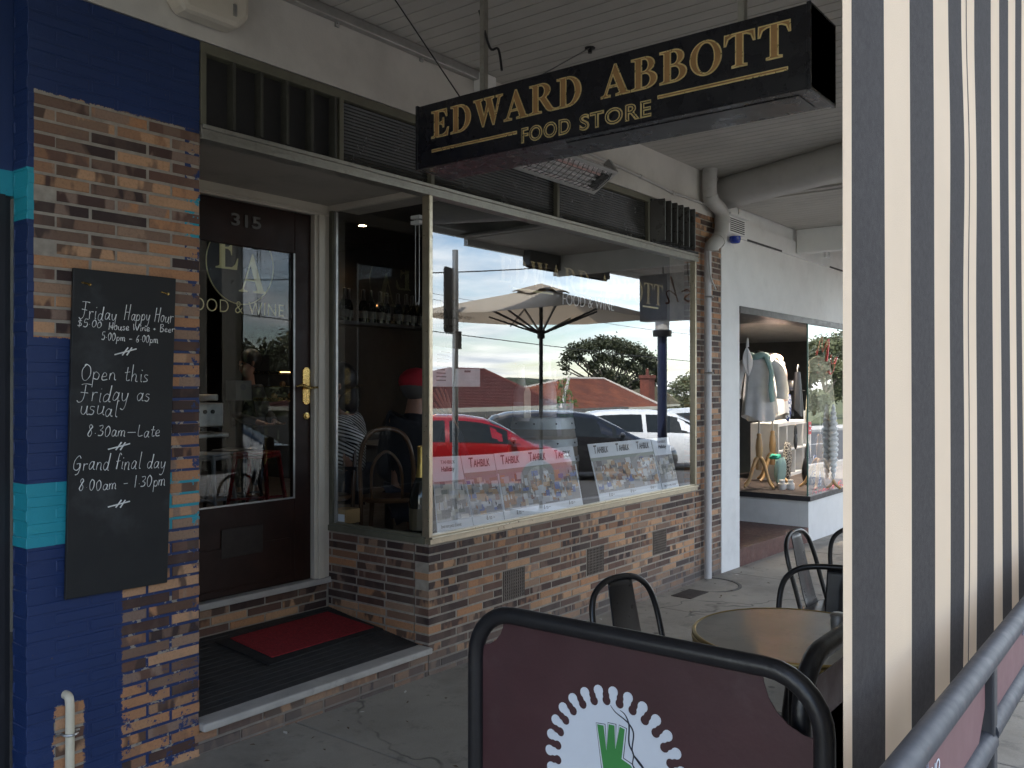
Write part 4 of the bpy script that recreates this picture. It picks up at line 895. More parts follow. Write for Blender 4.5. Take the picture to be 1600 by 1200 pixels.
bag('blue_shoulder_bag', 'blue and white beach bag leaning on the shelf behind the front glass', 1277, 738, 10.95, .24, .44, m_blu, m_black)
bag('black_tote', 'round black bag between the cube shelf and the blue beach bag', 1262, 738, 11.15, .26, .36, m_black)
bag('black_handbag', 'small black bag hanging inside the second shelf cube', 1243, 690, 11.5, .09, .2, m_black)
for i, (px, lb) in enumerate(((1222, 'black wide brim hat on the shelf top, left of the black dress form'), (1239, 'black bow hat on the shelf top below the hook'))):
    p = atD(px, 604, 12.0); t = thing('black_hat', lb, 'hat', p, group='black hats on the cube shelf'); mb = MB(); mb.lathe([(.15, -.06), (.155, -.05), (.085, -.04), (.08, .06), (.06, .085), (0, .09)], (0, 0, 0), 20); mb.build('hat_body', m_black, t, smooth=50, local=True)
    mb = MB(); mb.lathe([(.087, -.038), (.089, -.01), (.084, -.008)], (0, 0, 0), 20); mb.build('band', m_ink, t, local=True)
t = thing('black_dress_form', 'tall narrow black dress hanging on a hook in the dress shop', 'dress'); p = atD(1246, 610, 11.9)
mb = MB(); drape(mb, p - Vector((0, 0, 0)), .25, -.30, .05, .10, 6, .1, 2); mb.build('dress', m_black, t, smooth=60)
mb = MB(); mb.tube(smooth_path([p + Vector((0, 0, .24)), p + Vector((0, 0, .31)), p + Vector((.03, 0, .35)), p + Vector((.05, 0, .31))]), .007, 6); mb.build('hook', m_steel, t)
t = thing('white_spiral', 'white twisted paper spiral hanging in the dress shop front window', 'ornament'); p = atD(1302, 690, 10.4)
mb = MB(); mb.sheet(lambda a, v: p + Vector((.048 * math.sin(math.pi * (.04 + .92 * v)) ** .7 * (1 + .25 * math.sin(v * 90 + a * 12.57)) * math.cos(a * 6.283), .048 * math.sin(math.pi * (.04 + .92 * v)) ** .7 * (1 + .25 * math.sin(v * 90 + a * 12.57)) * math.sin(a * 6.283), .44 - .88 * v)), 20, 160); mb.build('ribbon', m_white, t, smooth=60)
for px, py, dep, lb in ((1222, 770, 10.55, 'pair partner of small white glass jars, left one on the display floor'), (1235, 770, 10.55, 'small white glass jar right of its twin on the display floor')):
    p = atD(px, py, dep); t = thing('white_jar', lb.replace('pair partner of small white glass jars, left one', 'small white glass jar left of its twin'), 'jar', (p.x, p.y, .373), group='white jars on the dress shop display floor')
    mb = MB(); mb.lathe([(.04, 0), (.052, .03), (.05, .07), (.03, .09), (.028, .10)], (0, 0, 0), 14); mb.build('pot', m_white, t, smooth=40, local=True)
    mb = MB(); mb.lathe([(.033, .10), (.033, .115), (0, .117)], (0, 0, 0), 14); mb.build('lid', m_shelf, t, local=True)
m_redv = emit('red', (.5, .02, .02), 0); m_redv = M('red window paint', (.75, .045, .05), .5)
mb = MB(); handwrite(mb, 'My', onY(1274, 556, .02), onY(1308, 575, .02), .26, .016, (0, -1, 0), .2, up=(0, 0, 1)); mb.build('painted_lettering', m_redv, bq)
mb = MB(); handwrite(mb, 'Grand final', onY(1268, 776, .02), onY(1330, 757, .02), .09, .009, (0, -1, 0), .2, up=(0, 0, 1)); mb.build('painted_lettering', m_redv, bq)
a, b = onX(1248, 661, NX1 + .0), onY(1257, 677, 0)
t = thing('sale_tag', 'red square sticker on the glass corner of the dress shop window', 'sticker'); mb = MB(); mb.box(NX1 + .012, NX1 + .10, .002, .006, onY(1253, 680, 0).z, onY(1253, 660, 0).z); mb.build('card', m_redv, t)
mb = MB(); mb.box(NX1 + .035, NX1 + .075, .0, .0025, onY(1253, 675, 0).z, onY(1253, 673, 0).z); mb.box(NX1 + .035, NX1 + .075, .0, .0025, onY(1253, 668, 0).z, onY(1253, 665, 0).z); mb.build('card_marks', m_whitev, t)
p = onX(1256, 650, NX1 + .1); t = thing('price_card', 'small white card standing at the dress shop window corner', 'card'); p = atD(1258, 650, 11.3); mb = MB(); mb.obox(p, (.05, 0, 0), (0, .003, 0), (0, 0, .07)); mb.build('card', m_white, t)

# ============================================================ FOOTPATH FURNITURE
# pavement covers
def gpt(px, py):
    p = onZ(px, py, 0)
    for _ in range(5): p = onZ(px, py, G(p.x))
    return p
c = gpt(1078, 928); t = thing('pavement_cover', 'small dark rectangular iron cover set in the footpath', 'pit cover')
mb = MB(); mb.obox(c + Vector((0, 0, .001)), (.16, 0, -.0027), (.0, .085, 0), (0, 0, .004)); mb.build('lid', M('rusty iron', (.055, .045, .04), .7, .4, var=.3, bump=.6, bs=120), t)
mb = MB(); [mb.obox(c + Vector((-.13 + .037 * i, 0, .0055 - .0006 * i)), (.008, 0, 0), (0, .07, 0), (0, 0, .0015)) for i in range(8)]; mb.build('ridge_pattern', m_gap, t)
c = gpt(1102, 913); t = thing('round_cover', 'round concrete filled pit cover in the footpath near the pier', 'pit cover')
mb = MB(); mb.lathe([(.30, -.01), (.30, .003), (.275, .004), (.272, -.002), (0, -.002)], c, 40); mb.build('ring', M('worn iron ring', (.09, .085, .08), .7, var=.2), t)
mb = MB(); mb.lathe([(.268, .0), (0, .0035)], c, 40); mb.build('infill', m_concrete, t)
for i, (px, py) in enumerate(((1045, 939), (1110, 945), (1178, 950), (1090, 950), (1230, 875), (445, 1150), (700, 1100))): pass
mb = MB()
for i in range(70):
    x = rnd.uniform(2.3, 8.5); y = -.02 - abs(rnd.gauss(0, .35)) if i % 3 else rnd.uniform(-2.6, 0); s = rnd.uniform(.006, .02); an = rnd.uniform(0, 6.28); z = G(x) + .006
    ca, sa = math.cos(an) * s, math.sin(an) * s
    mb.add([(x - ca, y - sa, z), (x + sa * .5, y - ca * .5, z + .004), (x + ca, y + sa, z + rnd.uniform(0, .008)), (x - sa * .5, y + ca * .5, z + .003)], [(0, 1, 2, 3)], rnd.choice((0, 0, 0, 1)))
tag(mb.build('litter', [M('dry leaf bits', (.10, .065, .035), .9, var=.4, scale=40), M('paper scraps', (.6, .58, .54), .9)]), 'dry leaf bits and paper scraps scattered along the footpath by the brick wall', 'litter', kind='stuff')
# banner barrier (perpendicular to the street)
XB = 1.92
bn_ = thing('cafe_barrier', 'maroon cafe barrier banner with white cog logo in black tube frame', 'barrier')
yL, yR = onX(744, 1060, XB).y, onX(1288, 1150, XB).y; zT = .972
def frame(mb, P0, d, Lw, zt, r=.0235, rc=.13, zb=.02):
    P0 = Vector(P0); d = Vector(d)
    pts = [(0, zb)] + [(0, zt - rc)] + [(rc - rc * math.cos(R(a)), zt - rc + rc * math.sin(R(a))) for a in range(12, 90, 13)] + [(rc, zt), (Lw - rc, zt)] + [(Lw - rc + rc * math.sin(R(a)), zt - rc + rc * math.cos(R(a))) for a in range(12, 90, 13)] + [(Lw, zt - rc), (Lw, zb)]
    mb.tube([P0 + d * a + Vector((0, 0, b)) for a, b in pts], r, 14); return mb
Lb_ = yL - yR
mb = MB(); frame(mb, (XB, yL, G(2)), (0, -1, 0), Lb_, zT - G(2)); mb.build('tube_frame', m_black, bn_, smooth=50)
mb = MB(); mb.tube([(XB, yL, .16), (XB, yR, .16)], .018, 10); mb.box(XB - .22, XB + .22, yL - .03, yL + .03, G(2), .02); mb.box(XB - .22, XB + .22, yR - .03, yR + .03, G(2), .02); mb.build('foot', m_black, bn_)
ya_, yb_, zt_, zb_ = yL - .014, yR + .014, zT - .014, .17
rn, rn2 = .085, .125
pl = [(ya_, zb_ + rn)] + [(ya_, zt_ - rn)] + [(ya_ - rn * math.sin(R(a)), zt_ - rn * math.cos(R(a))) for a in range(10, 90, 16)] + [(ya_ - rn, zt_), (yb_ + rn2, zt_)] + [(yb_ + rn2 * math.cos(R(a)), zt_ - rn2 * math.sin(R(a))) for a in range(10, 90, 16)] + [(yb_, zt_ - rn2), (yb_, zb_ + rn), (yb_ + rn, zb_), (ya_ - rn, zb_)]
mb = MB(); mb.prism([(XB + .002, a, b) for a, b in pl], (.003, 0, 0)); mb.build('banner', m_maroon, bn_)
# logo: white cog disc with round bulbs, green fork sprig, black swirls
lt = onX(955.5, 1069, XB); R2 = .195; lc = Vector((XB, lt.y - .004, lt.z - R2 - .018)); nb = 28
def cog(n, Rb, rb, Rn, rn_):
    out = []
    for k in range(n):
        a0 = 2 * math.pi * k / n; p = math.pi / n
        cb = (Rb * math.sin(a0), Rb * math.cos(a0)); cn = (Rn * math.sin(a0 + p), Rn * math.cos(a0 + p))
        for a in range(-130, 131, 26): q = a0 + R(a); out.append((cb[0] + rb * math.sin(q), cb[1] + rb * math.cos(q)))
        for a in range(60, -61, -20) if False else (-50, -75, -100, -130, -160, -180, 160, 130, 100, 75, 50):
            q = a0 + p + R(a); out.append((cn[0] + rn_ * math.sin(q), cn[1] + rn_ * math.cos(q)))
    return out
cg = cog(nb, R2, .0138, R2 - .0243, .0122)
mb = MB(); mb.prism([(XB - .0005, lc.y - a, lc.z + b) for a, b in cg], (.0015, 0, 0)); mb.build('logo_disc', m_banwhite, bn_)
def lg(pts, dx): return [(XB - dx, onX(x, y, XB).y, onX(x, y, XB).z) for x, y in pts]
fk = [(934, 1131), (943, 1133), (948, 1172), (952, 1131), (960, 1133), (962, 1170), (969, 1135), (976, 1139), (971, 1185), (985, 1195), (998, 1215), (990, 1235), (975, 1245), (955, 1240), (944, 1200)]
cxm = sum(p[0] for p in fk) / len(fk); cym = sum(p[1] for p in fk) / len(fk)
def grow(pts, g):   # offset outline outward by g pixels
    n = len(pts); out = []
    for i in range(n):
        a, b, c = Vector(pts[i - 1]), Vector(pts[i]), Vector(pts[(i + 1) % n]); n1 = (b - a).normalized(); n2 = (c - b).normalized()
        m = Vector((n1.y + n2.y, -n1.x - n2.x)); m = m.normalized() if m.length > .2 else Vector((n1.y, -n1.x)); out.append(tuple(b + m * g))
    return out
for mtl, g, dx in ((m_ink, 4.2, .0010), (m_banwhite, 3.0, .0016), (m_green, .8, .0022)):
    mb = MB(); mb.poly(lg(grow(fk, g), dx)); mb.build('logo_sprig', mtl, bn_)
mb = MB(); mb.tube(lg(arc(973, 1214, 9, 0, 360, 18), .003)[:-1], .0022, 5, closed=True)
for pts in (((954, 1101), (962, 1112), (981, 1128), (990, 1145), (988, 1172), (997, 1190), (1010, 1206)), ((969, 1109), (977, 1116), (983, 1132), (983, 1160), (990, 1178), (989, 1195), (1000, 1214)), ((990, 1178), (1003, 1195), (1018, 1218))):
    sp = smooth_path([Vector(q) for q in lg(pts, .0015)], 6); n = len(sp); mb.tube(sp, [.0004 + .0016 * math.sin(math.pi * min(1, (i + 1) / n)) for i in range(n)], 5)
mb.build('logo_swirl', m_ink, bn_)
# second barrier, along the kerb behind the blind, and a third outside it
def side_barrier(name, x0, x1, y, zt, label, split=False):
    t = thing(name, label, 'barrier')
    mb = MB(); frame(mb, (x0, y, G(x0)), (1, 0, 0), x1 - x0, zt - G(x0), rc=.13); mb.build('tube_frame', m_black, t, smooth=50)
    mb = MB(); mb.box(x0 + .1, x1 - .1, y + .0, y + .003, .2, zt - .06); mb.box(x0 + .03, x1 - .03, y, y + .003, .2, zt - .17); mb.build('banner', m_maroon, t); return t
p = onX(1277, 1150, 1.96)
side_barrier('kerb_barrier', 1.985, 3.3, p.y + .045, .975, 'black tube barrier edge directly behind the striped blind')
RY = -3.42 + .325
rl = thing('street_rail', 'grey tube street rail with narrow maroon lettered panel outside the striped blind', 'rail')
m_rail = M('blue grey rail paint', (.034, .038, .047), .5, var=.14, scale=14, spec=.35)
zr = onY(1480, 1108, RY).z; xp = onY(1541, 1120, RY).x; zlow = zr - .155
mb = MB(); mb.tube([(.62, RY, zr), (xp + 2.52, RY, zr)], .0215, 14); mb.build('top_rail', m_rail, rl, smooth=50)
mb = MB(); mb.tube([(.62, RY, zlow), (xp, RY, zlow)], .0215, 14); mb.tube([(xp, RY, zlow + .015), (xp + 2.52, RY, zlow + .015)], .0215, 14); mb.build('lower_rail', m_rail, rl, smooth=50)
m_post = M('dark rail post', (.03, .032, .036), .45, var=.12)
for x in (xp, xp + 2.5, .66):
    mb = MB(); mb.box(x - .018, x + .018, RY - .016, RY + .024, G(x), zr - .012); mb.build('post', m_post, rl, bevel=.004)
m_panel = M('dusty maroon panel', (.15, .075, .08), .5, var=.08, scale=3, dirt=((.3, .25, .25), 6, .62, .4))
mb = MB(); mb.prism([(.66, RY - .002, zr - .015), (.66, RY - .002, zlow + .012), (xp - .10, RY - .002, zlow + .012), (xp - .03, RY - .002, zlow + .07), (xp - .03, RY - .002, zr - .015)], (0, .004, 0)); mb.build('panel', m_panel, rl)
mb = MB(); mb.box(xp + .02, xp + 2.45, RY - .002, RY + .002, zlow + .03, zr - .015); mb.build('panel', m_panel, rl)
q0, q1 = onY(1447, 1203, RY), onY(1462, 1190, RY); text('panel_lettering', 'COVIANO', .03, m_banwhite, fr_facade((q1.x - .15, RY - .003, q1.z - .014)), rl, width=.16, ext=.0003)
mb = MB()
for k in range(7):
    x = onY(1444, 1175, RY).x - .028 * k; z = zr - .030 - .0012 * k * k
    mb.tube([(x, RY - .003, z), (x - .004, RY - .003, z - .020)], [.0045, .0065], 8, flat=.15)
for k in range(6): x = xp + .42 + .028 * k; mb.tube([(x, RY - .003, zr - .026), (x - .004, RY - .003, zr - .045)], [.0045, .006], 8, flat=.15)
mb.build('panel_logo', m_banwhite, rl)
# striped roll-down blind
cv = thing('striped_blind', 'tall black and cream striped canvas cafe blind hanging to the footpath edge', 'blind')
YC = CY + .46
edge_px = (1317, 1331, 1382, 1423, 1460, 1484, 1505, 1524.5, 1550, 1563.5, 1578, 1589, 1598.5)
ed = [onY(p, 600, YC).x for p in edge_px]
while ed[-1] < 5.6: ed.append(ed[-1] + .18)
m_canl = M('cream canvas', (.80, .64, .475), .9, var=.05, scale=2, bump=.3, bs=400, spec=.15)
def translucent(m, c, f):
    N = NT(m); b = N.t.nodes['Principled BSDF']; o = N.t.nodes['Material Output']; t_ = N.n('ShaderNodeBsdfTranslucent'); t_.inputs[0].default_value = tuple(c) + (1,); x = N.n('ShaderNodeMixShader'); x.inputs[0].default_value = f
    N.l.new(b.outputs[0], x.inputs[1]); N.l.new(t_.outputs[0], x.inputs[2]); N.l.new(x.outputs[0], o.inputs[0])
translucent(m_canl, (.80, .70, .54), .30); m_cand = M('charcoal canvas', (.046, .042, .041), .9, var=.14, scale=60, bump=.25, bs=400, spec=.15)
mb = MB(); NZ = 60; cols = []
for i in range(len(ed) - 1):
    ns = 4
    for k in range(ns): cols.append((ed[i] + (ed[i + 1] - ed[i]) * k / ns, i % 2))
cols.append((ed[-1], 0))
def wav(x, z):
    t = max(0, min(1, (x - 1.75) / .7)); tt = max(0, min(1, (x - 1.52) / .3))
    b = math.exp(-((x - 2.42) / .22) ** 2); return b * .0036 * math.sin(z * 7.6 + 1.1) * (.55 + .45 * math.sin(z * 3.1 + .4)) + t * .0025 * math.sin(x * 3.2 + z * 1.3) + tt * .0022 * math.sin(z * 2.1 + x)
grid = [[Vector((x, YC + wav(x, .72 + 2.6 * j / NZ), .72 + 2.6 * j / NZ)) for x, _ in cols] for j in range(NZ + 1)]
o0 = len(mb.v); W_ = len(cols)
mb.v += [p for row in grid for p in row]
for j in range(NZ):
    for i in range(W_ - 1):
        mb.f.append([j * W_ + i, j * W_ + i + 1, (j + 1) * W_ + i + 1, (j + 1) * W_ + i]); mb.mi.append(cols[i][1]); mb.attr.append(None)
mb.build('canvas', [m_canl, m_cand], cv, smooth=80)
xs_ = onY(1512, 600, YC).x
mb = MB(); mb.tube([(xs_, YC + wav(xs_, z) - .0012, z) for z in [.73 + 2.58 * i / 50 for i in range(51)]], .0011, 5); mb.build('seam', M('seam thread', (.18, .16, .14), .9), cv)
mb = MB(); mb.tube([(ed[0], YC, .70), (ed[-1], YC, .70)], .022, 12); mb.build('bottom_bar', m_steel, cv)
mb = MB(); mb.tube([(ed[0] - .05, YC + .02, 3.30), (ed[-1], YC + .02, 3.30)], .06, 16); mb.build('roller', m_cand, cv)
# bistro table
p = atD(1246, 985, 3.03); tb = thing('bistro_table', 'round bistro table with grey stone top and brass rim', 'table', (p.x, p.y, G(p.x)))
zt = .755 - G(p.x)
def stone():
    N = newmat('honed stone top'); c = N.ramp(N.noise(N.obj, 3.2, 8, .62), [(.3, (.24, .215, .175)), (.7, (.38, .345, .29))]); f = N.noise(N.obj, 2.2, 9, .7)
    c = N.mix(N.ramp(f, [(.49, 0.), (.5, .5), (.51, 0.)]), c, (.19, .16, .12)); N.l.new(c, N.b.inputs['Base Color']); N.b.inputs['Roughness'].default_value = .30; return N.mat
mb = MB(); mb.lathe([(0, zt - .034), (.342, zt - .034), (.342, zt), (0, zt)], (0, 0, 0), 72); mb.build('table_top', stone(), tb, local=True)
mb = MB()
for zz_, r_ in ((zt - .006, .0085), (zt - .022, .0095), (zt - .036, .007)): mb.tube([(.347 * math.cos(2 * math.pi * k / 90), .347 * math.sin(2 * math.pi * k / 90), zz_) for k in range(90)], r_, 10, closed=True)
mb.build('brass_rim', M('aged brass', (.50, .37, .15), .38, .9, var=.05, scale=3), tb, smooth=60, local=True)
mb = MB(); mb.tube([(0, 0, zt - .03), (0, 0, .03)], .032, 12); mb.box(-.18, .18, -.18, .18, zt - .045, zt - .021)
for k in range(4): a = k * math.pi / 2 + .6; mb.tube(smooth_path([(0, 0, .14), (.12 * math.cos(a), .12 * math.sin(a), .10), (.27 * math.cos(a), .27 * math.sin(a), .02)]), [.03] * 6 + [.02] * 5, 8)
mb.build('pedestal', m_black, tb, smooth=50, local=True)
p2 = onZ(1310, 985, .756); t = thing('salt_jar', 'small steel lidded jar at the table edge beside the blind', 'jar', (p2.x, p2.y, .7575))
mb = MB(); mb.lathe([(.026, 0), (.028, .03), (.026, .045)], (0, 0, 0), 18); mb.build('glass_body', m_steel, t, smooth=40, local=True); mb = MB(); mb.lathe([(.029, .045), (.029, .055), (.02, .06), (0, .06)], (0, 0, 0), 18); mb.build('lid', m_steel, t, smooth=40, local=True)
# pressed metal chairs; local: faces +x, origin on the ground under the seat
def metal_chair(name, label, mat, arm=False, hz=.85, cat='chair', group=None):
    t = thing(name, label, cat, group=group); sw = .18
    mb = MB(); n = 20
    rim = [(.185 * (abs(math.cos(a)) ** .55) * (1 if math.cos(a) > 0 else -1), sw * (abs(math.sin(a)) ** .55) * (1 if math.sin(a) > 0 else -1)) for a in [2 * math.pi * i / 40 for i in range(40)]]
    mb.prism([(a, b, .455) for a, b in rim], (0, 0, .006)); mb.tube([(a, b, .452) for a, b in rim], .012, 6, closed=True)
    mb.add([(a, b, .452) for a, b in rim] + [(a * 1.02, b * 1.02, .40) for a, b in rim], [(i, (i + 1) % 40, 40 + (i + 1) % 40, 40 + i) for i in range(40)])
    mb.build('seat', mat, t, smooth=40, local=True)
    hw, top = (.255, hz) if arm else (.182, hz)
    if arm: H = [(-.08, -.245, .44), (-.11, -.252, .60), (-.15, -.248, .74), (-.19, -.215, top - .035), (-.215, -.14, top - .004), (-.22, 0, top + .003), (-.215, .14, top - .004), (-.19, .215, top - .035), (-.15, .248, .74), (-.11, .252, .60), (-.08, .245, .44)]
    else: H = [(-.15, -.185, .44), (-.185, -.182, .56), (-.225, -hw, .70), (-.25, -hw * .86, .79), (-.26, -.09, top - .012), (-.263, 0, top), (-.26, .09, top - .012), (-.25, hw * .86, .79), (-.225, hw, .70), (-.185, .182, .56), (-.15, .185, .44)]
    mb = MB(); mb.tube(smooth_path(H, 6), .0125, 10); mb.build('hoop', mat, t, smooth=60, local=True)
    def sp(u, v):
        y = (u - .5) * (.135 + .03 * (1 - v)); z = .455 + (top - .455 - .008) * v; x = -.165 - .095 * v ** .8 + (.03 if arm else 0) * v + .004 * math.cos((u - .5) * 3.1416) - (.006 if arm and abs(u - .5) < .05 and .25 < v < .8 else 0)
        return (x, y, z)
    mb = MB(); mb.sheet(sp, 20, 14); mb.build('splat', mat, t, smooth=60, local=True, solid=.003)
    for sx in (1, -1):
        for sy in (1, -1):
            mb = MB(); a = Vector((sx * .15, sy * .15, .45)); b = Vector((sx * .215, sy * .205, .0))
            if sx < 0: b.x = -.225
            mb.tube([a, a.lerp(b, .5), b], [.026, .020, .014], 8, flat=.7); mb.build('leg', mat, t, smooth=60, local=True)
    mb = MB(); mb.bar((-.18, -.17, .2), (.18, .17, .2), .022, .004); mb.bar((-.18, .17, .204), (.18, -.17, .204), .022, .004); mb.build('stretcher', mat, t, local=True)
    return t
GRP = 'black metal chairs on the footpath'
ch1 = metal_chair('metal_chair', 'black pressed metal chair with its back to the brick wall, left of the table', m_blackg, group=GRP)
pA = atD(968, 900, 3.56); ch1.location = (pA.x + .26 * math.cos(R(-103)), pA.y + .26 * math.sin(R(-103)), G(pA.x)); ch1.rotation_euler = (0, 0, R(-103))
ch2 = dup(ch1, (0, 0, 0), R(-92), 'black metal chair seen side on beyond the table, below the dress shop window', GRP)
pB = atD(1240, 900, 4.85); ch2.location = (pB.x + .02, pB.y - .26, G(pB.x))
ch3 = metal_chair('metal_armchair', 'black metal armchair with wide hoop back at the far side of the table', m_black, True, .84, group=GRP)
pC = atD(1306, 900, 3.62); ch3.location = (pC.x, pC.y, G(pC.x)); ch3.rotation_euler = (0, 0, R(190))
ch4 = dup(ch1, (0, 0, 0), R(215), 'black metal chair mostly hidden by the striped blind, only its hoop corner showing', GRP)
pD = atD(1371, 900, 4.75); ch4.location = (pD.x, pD.y, G(pD.x))
# ============================================================ IN THE CAFE WINDOW AND ROOM
def attr_mat(name, rough=.4):
    N = newmat(name); at_ = N.n('ShaderNodeAttribute', attribute_name='bc'); N.l.new(N.mix(N.ramp(N.noise(N.pos, 140, 4), [(.4, 0.), (.7, .35)]), at_.outputs['Color'], (.46, .45, .44)), N.b.inputs['Base Color']); N.b.inputs['Roughness'].default_value = rough; return N.mat
m_collage = attr_mat('poster picture print')
WARM = [(.52, .54, .57), (.09, .08, .09), (.50, .27, .12), (.62, .55, .42), (.08, .14, .42), (.26, .22, .17), (.62, .66, .70), (.24, .10, .06), (.48, .30, .14), (.30, .34, .38), (.66, .68, .70)]
PALE = [(.52, .50, .43), (.42, .39, .31), (.13, .14, .11), (.60, .58, .53), (.28, .28, .24), (.46, .42, .32), (.09, .09, .09), (.50, .52, .55)]
m_paper = M('poster paper', (.80, .86, .92), .5, var=.03); m_pgreen = M('sage poster band', (.32, .36, .32), .5, var=.05); m_txt = M('printed grey text', (.09, .09, .10), .5)
pm = [PALE, WARM, WARM]
def ptilt(px, py):   # board leaning back from the glass
    p = onY(px, py, .06)
    for _ in range(4): p = onY(px, py, .045 + (p.z - ZS) * .13)
    return p
def poster(name, label, q, n, mat, first=False):
    """q: TL TR BR BL pixels; n printed columns"""
    TL, TR, BR, BL = [ptilt(*c) for c in q]; t = thing(name, label, 'poster')
    nrm = (TR - TL).cross(BL - TL).normalized();  nrm = -nrm if nrm.y > 0 else nrm
    def P(u, v, d=0): return (TL.lerp(TR, u)).lerp(BL.lerp(BR, u), v) + nrm * d
    mb = MB(); mb.prism([P(0, 0), P(1, 0), P(1, 1), P(0, 1)], -nrm * .004); mb.build('board', m_paper, t)
    mb = MB(); v0, v1 = (.33, .86) if first else (.30, .86); mb.poly([P(.015, v0, .0011), P(.985, v0, .0011), P(.985, v1, .0011), P(.015, v1, .0011)], 0, (.30, .30, .30))
    lay_ = 0
    for k in range(n):
        for i in range(46):
            wu = rnd.uniform(.10, .26) / n; hv = rnd.uniform(.05, .12); u = min(max((k + rnd.random()) / n, .02 + wu / 2), .98 - wu / 2); v = rnd.uniform(v0 + hv / 2, v1 - hv / 2); lay_ += 1; dd = .0012 + lay_ * 2e-6
            mb.poly([P(u - wu / 2, v - hv / 2, dd), P(u + wu / 2, v - hv / 2, dd), P(u + wu / 2, v + hv / 2, dd), P(u - wu / 2, v + hv / 2, dd)], 0, rnd.choice(mat))
    mb.build('picture', m_collage, t)
    if not first:
        mb = MB(); mb.poly([P(.0, .245, .0015), P(1, .245, .0015), P(1, .30, .0015), P(.0, .30, .0015)]); mb.build('green_band', m_pgreen, t)
    mb = MB()
    for k in range(n):   # little bottles and cards in the printed picture
        u0 = k / n
        for i in range(13):
            u = u0 + rnd.uniform(.05, .92) / n; v = rnd.uniform(v0 + .10, v1 - .10); h = rnd.uniform(.05, .11); wv = .022 / n
            mb.poly([P(u - wv, v, .002 + i * 1e-4), P(u - wv, v - h * .6, .002 + i * 1e-4), P(u - wv * .35, v - h * .75, .002 + i * 1e-4), P(u - wv * .35, v - h, .002 + i * 1e-4), P(u + wv * .35, v - h, .002 + i * 1e-4), P(u + wv * .35, v - h * .75, .002 + i * 1e-4), P(u + wv, v - h * .6, .002 + i * 1e-4), P(u + wv, v, .002 + i * 1e-4)], rnd.randrange(3))
    mb.build('printed_bottles', [m_txt, M('printed amber', (.34, .19, .09), .5), M('printed white', (.7, .7, .68), .5)], t)
    ex = (TR - TL); wd = ex.length; ex.normalize(); ey = (TL - BL).normalized(); ey = (ey - ex * ey.dot(ex)).normalized(); ez = ex.cross(ey)
    def fr(p): return Matrix(((ex.x, ey.x, ez.x, p.x), (ex.y, ey.y, ez.y, p.y), (ex.z, ey.z, ez.z, p.z), (0, 0, 0, 1)))
    for k in range(n):
        cw = wd / n
        if first:
            text('poster_lettering', 'TAHBILK', .03, m_txt, fr(P(.28, .10, .002)), t, width=wd * .5, ext=.0002); text('poster_lettering', 'Halliday', .04, m_txt, fr(P(.28, .20, .002)), t, width=wd * .45, off=.0008, ext=.0002)
            text('poster_lettering', 'Seven more points of interest', .03, m_txt, fr(P(.1, .94, .002)), t, width=wd * .7, ext=.0002)
        else:
            text('poster_lettering', 'T', .085, m_txt, fr(P((k + .17) / n, .17, .002)), t, width=cw * .13, off=.001, ext=.0002); text('poster_lettering', 'AHBILK', .066, m_txt, fr(P((k + .315) / n, .17, .002)), t, width=cw * .50, off=.001, ext=.0002)
            text('poster_lettering', '& to ~', .04, m_txt, fr(P((k + .42) / n, .935, .002)), t, width=cw * .26, ext=.0002)
    return t
poster('wine_poster', 'leftmost pale wine poster leaning in the window corner with the smaller heading', ((674, 714), (719, 712), (740, 823), (684, 834)), 1, pm[0], True)
poster('wine_poster', 'single column wine poster leaning between the corner poster and the wide one', ((720, 712), (771, 709), (788.5, 814), (741, 823)), 1, pm[1])
poster('wine_poster', 'wide wine poster with three columns leaning left of the gap in the window', ((772, 708.5), (895, 697), (911.5, 790), (789.5, 814)), 3, pm[2])
poster('wine_poster', 'wide wine poster with three columns leaning right of the gap in the window', ((918, 694), (1016, 685), (1035, 766), (938, 784)), 3, pm[1])
poster('wine_poster', 'narrow pale wine poster leaning at the right end of the cafe window', ((1017, 685), (1044, 683), (1061, 761), (1036, 766)), 1, pm[0], True)
m_bot = M('dark bottle glass', (.008, .010, .008), .08, coat=.5); m_foil = M('gold foil', (.66, .47, .15), .35, .9, bump=.5, bs=90); m_lab = M('dark gold label', (.07, .055, .03), .5)
def bottle(name, label, p, h, mat, foil, lab, group=None, cat='bottle'):
    t = thing(name, label, cat, p, group=group); k = h / .32
    mb = MB(); mb.lathe([(.044 * k, 0), (.046 * k, .01 * k), (.046 * k, .14 * k), (.040 * k, .175 * k), (.022 * k, .215 * k), (.017 * k, .25 * k), (.016 * k, .30 * k), (.0, .301 * k)], (0, 0, 0), 18); mb.build('glass_body', mat, t, smooth=50, local=True)
    mb = MB(); mb.lathe([(.024 * k, .212 * k), (.0185 * k, .25 * k), (.018 * k, .30 * k), (.019 * k, .315 * k), (.0, .32 * k)], (0, 0, 0), 18); mb.build('foil', foil, t, smooth=50, local=True)
    mb = MB(); mb.lathe([(.0468 * k, .04 * k), (.0468 * k, .11 * k)], (0, 0, 0), 18); mb.build('paper_label', lab, t, local=True)
    return t
pb = onY(657, 820, .16); bottle('champagne_bottle', 'tall black champagne bottle with gold foil neck in the window corner', (pb.x + .03, .17, .70), .56, m_bot, m_foil, m_lab)
pb = onY(1068, 760, .25); bottle('wine_bottle', 'dark wine bottle standing behind the last poster at the right of the window', (pb.x - .05, .24, .70), .36, M('green bottle glass', (.02, .05, .03), .1), m_foil, m_lab)
a, b = onX(516, 795, XC + .03), onX(540, 816, XC + .03); t = thing('parcel', 'brown cardboard parcel with white address label at the foot of the side window', 'parcel')
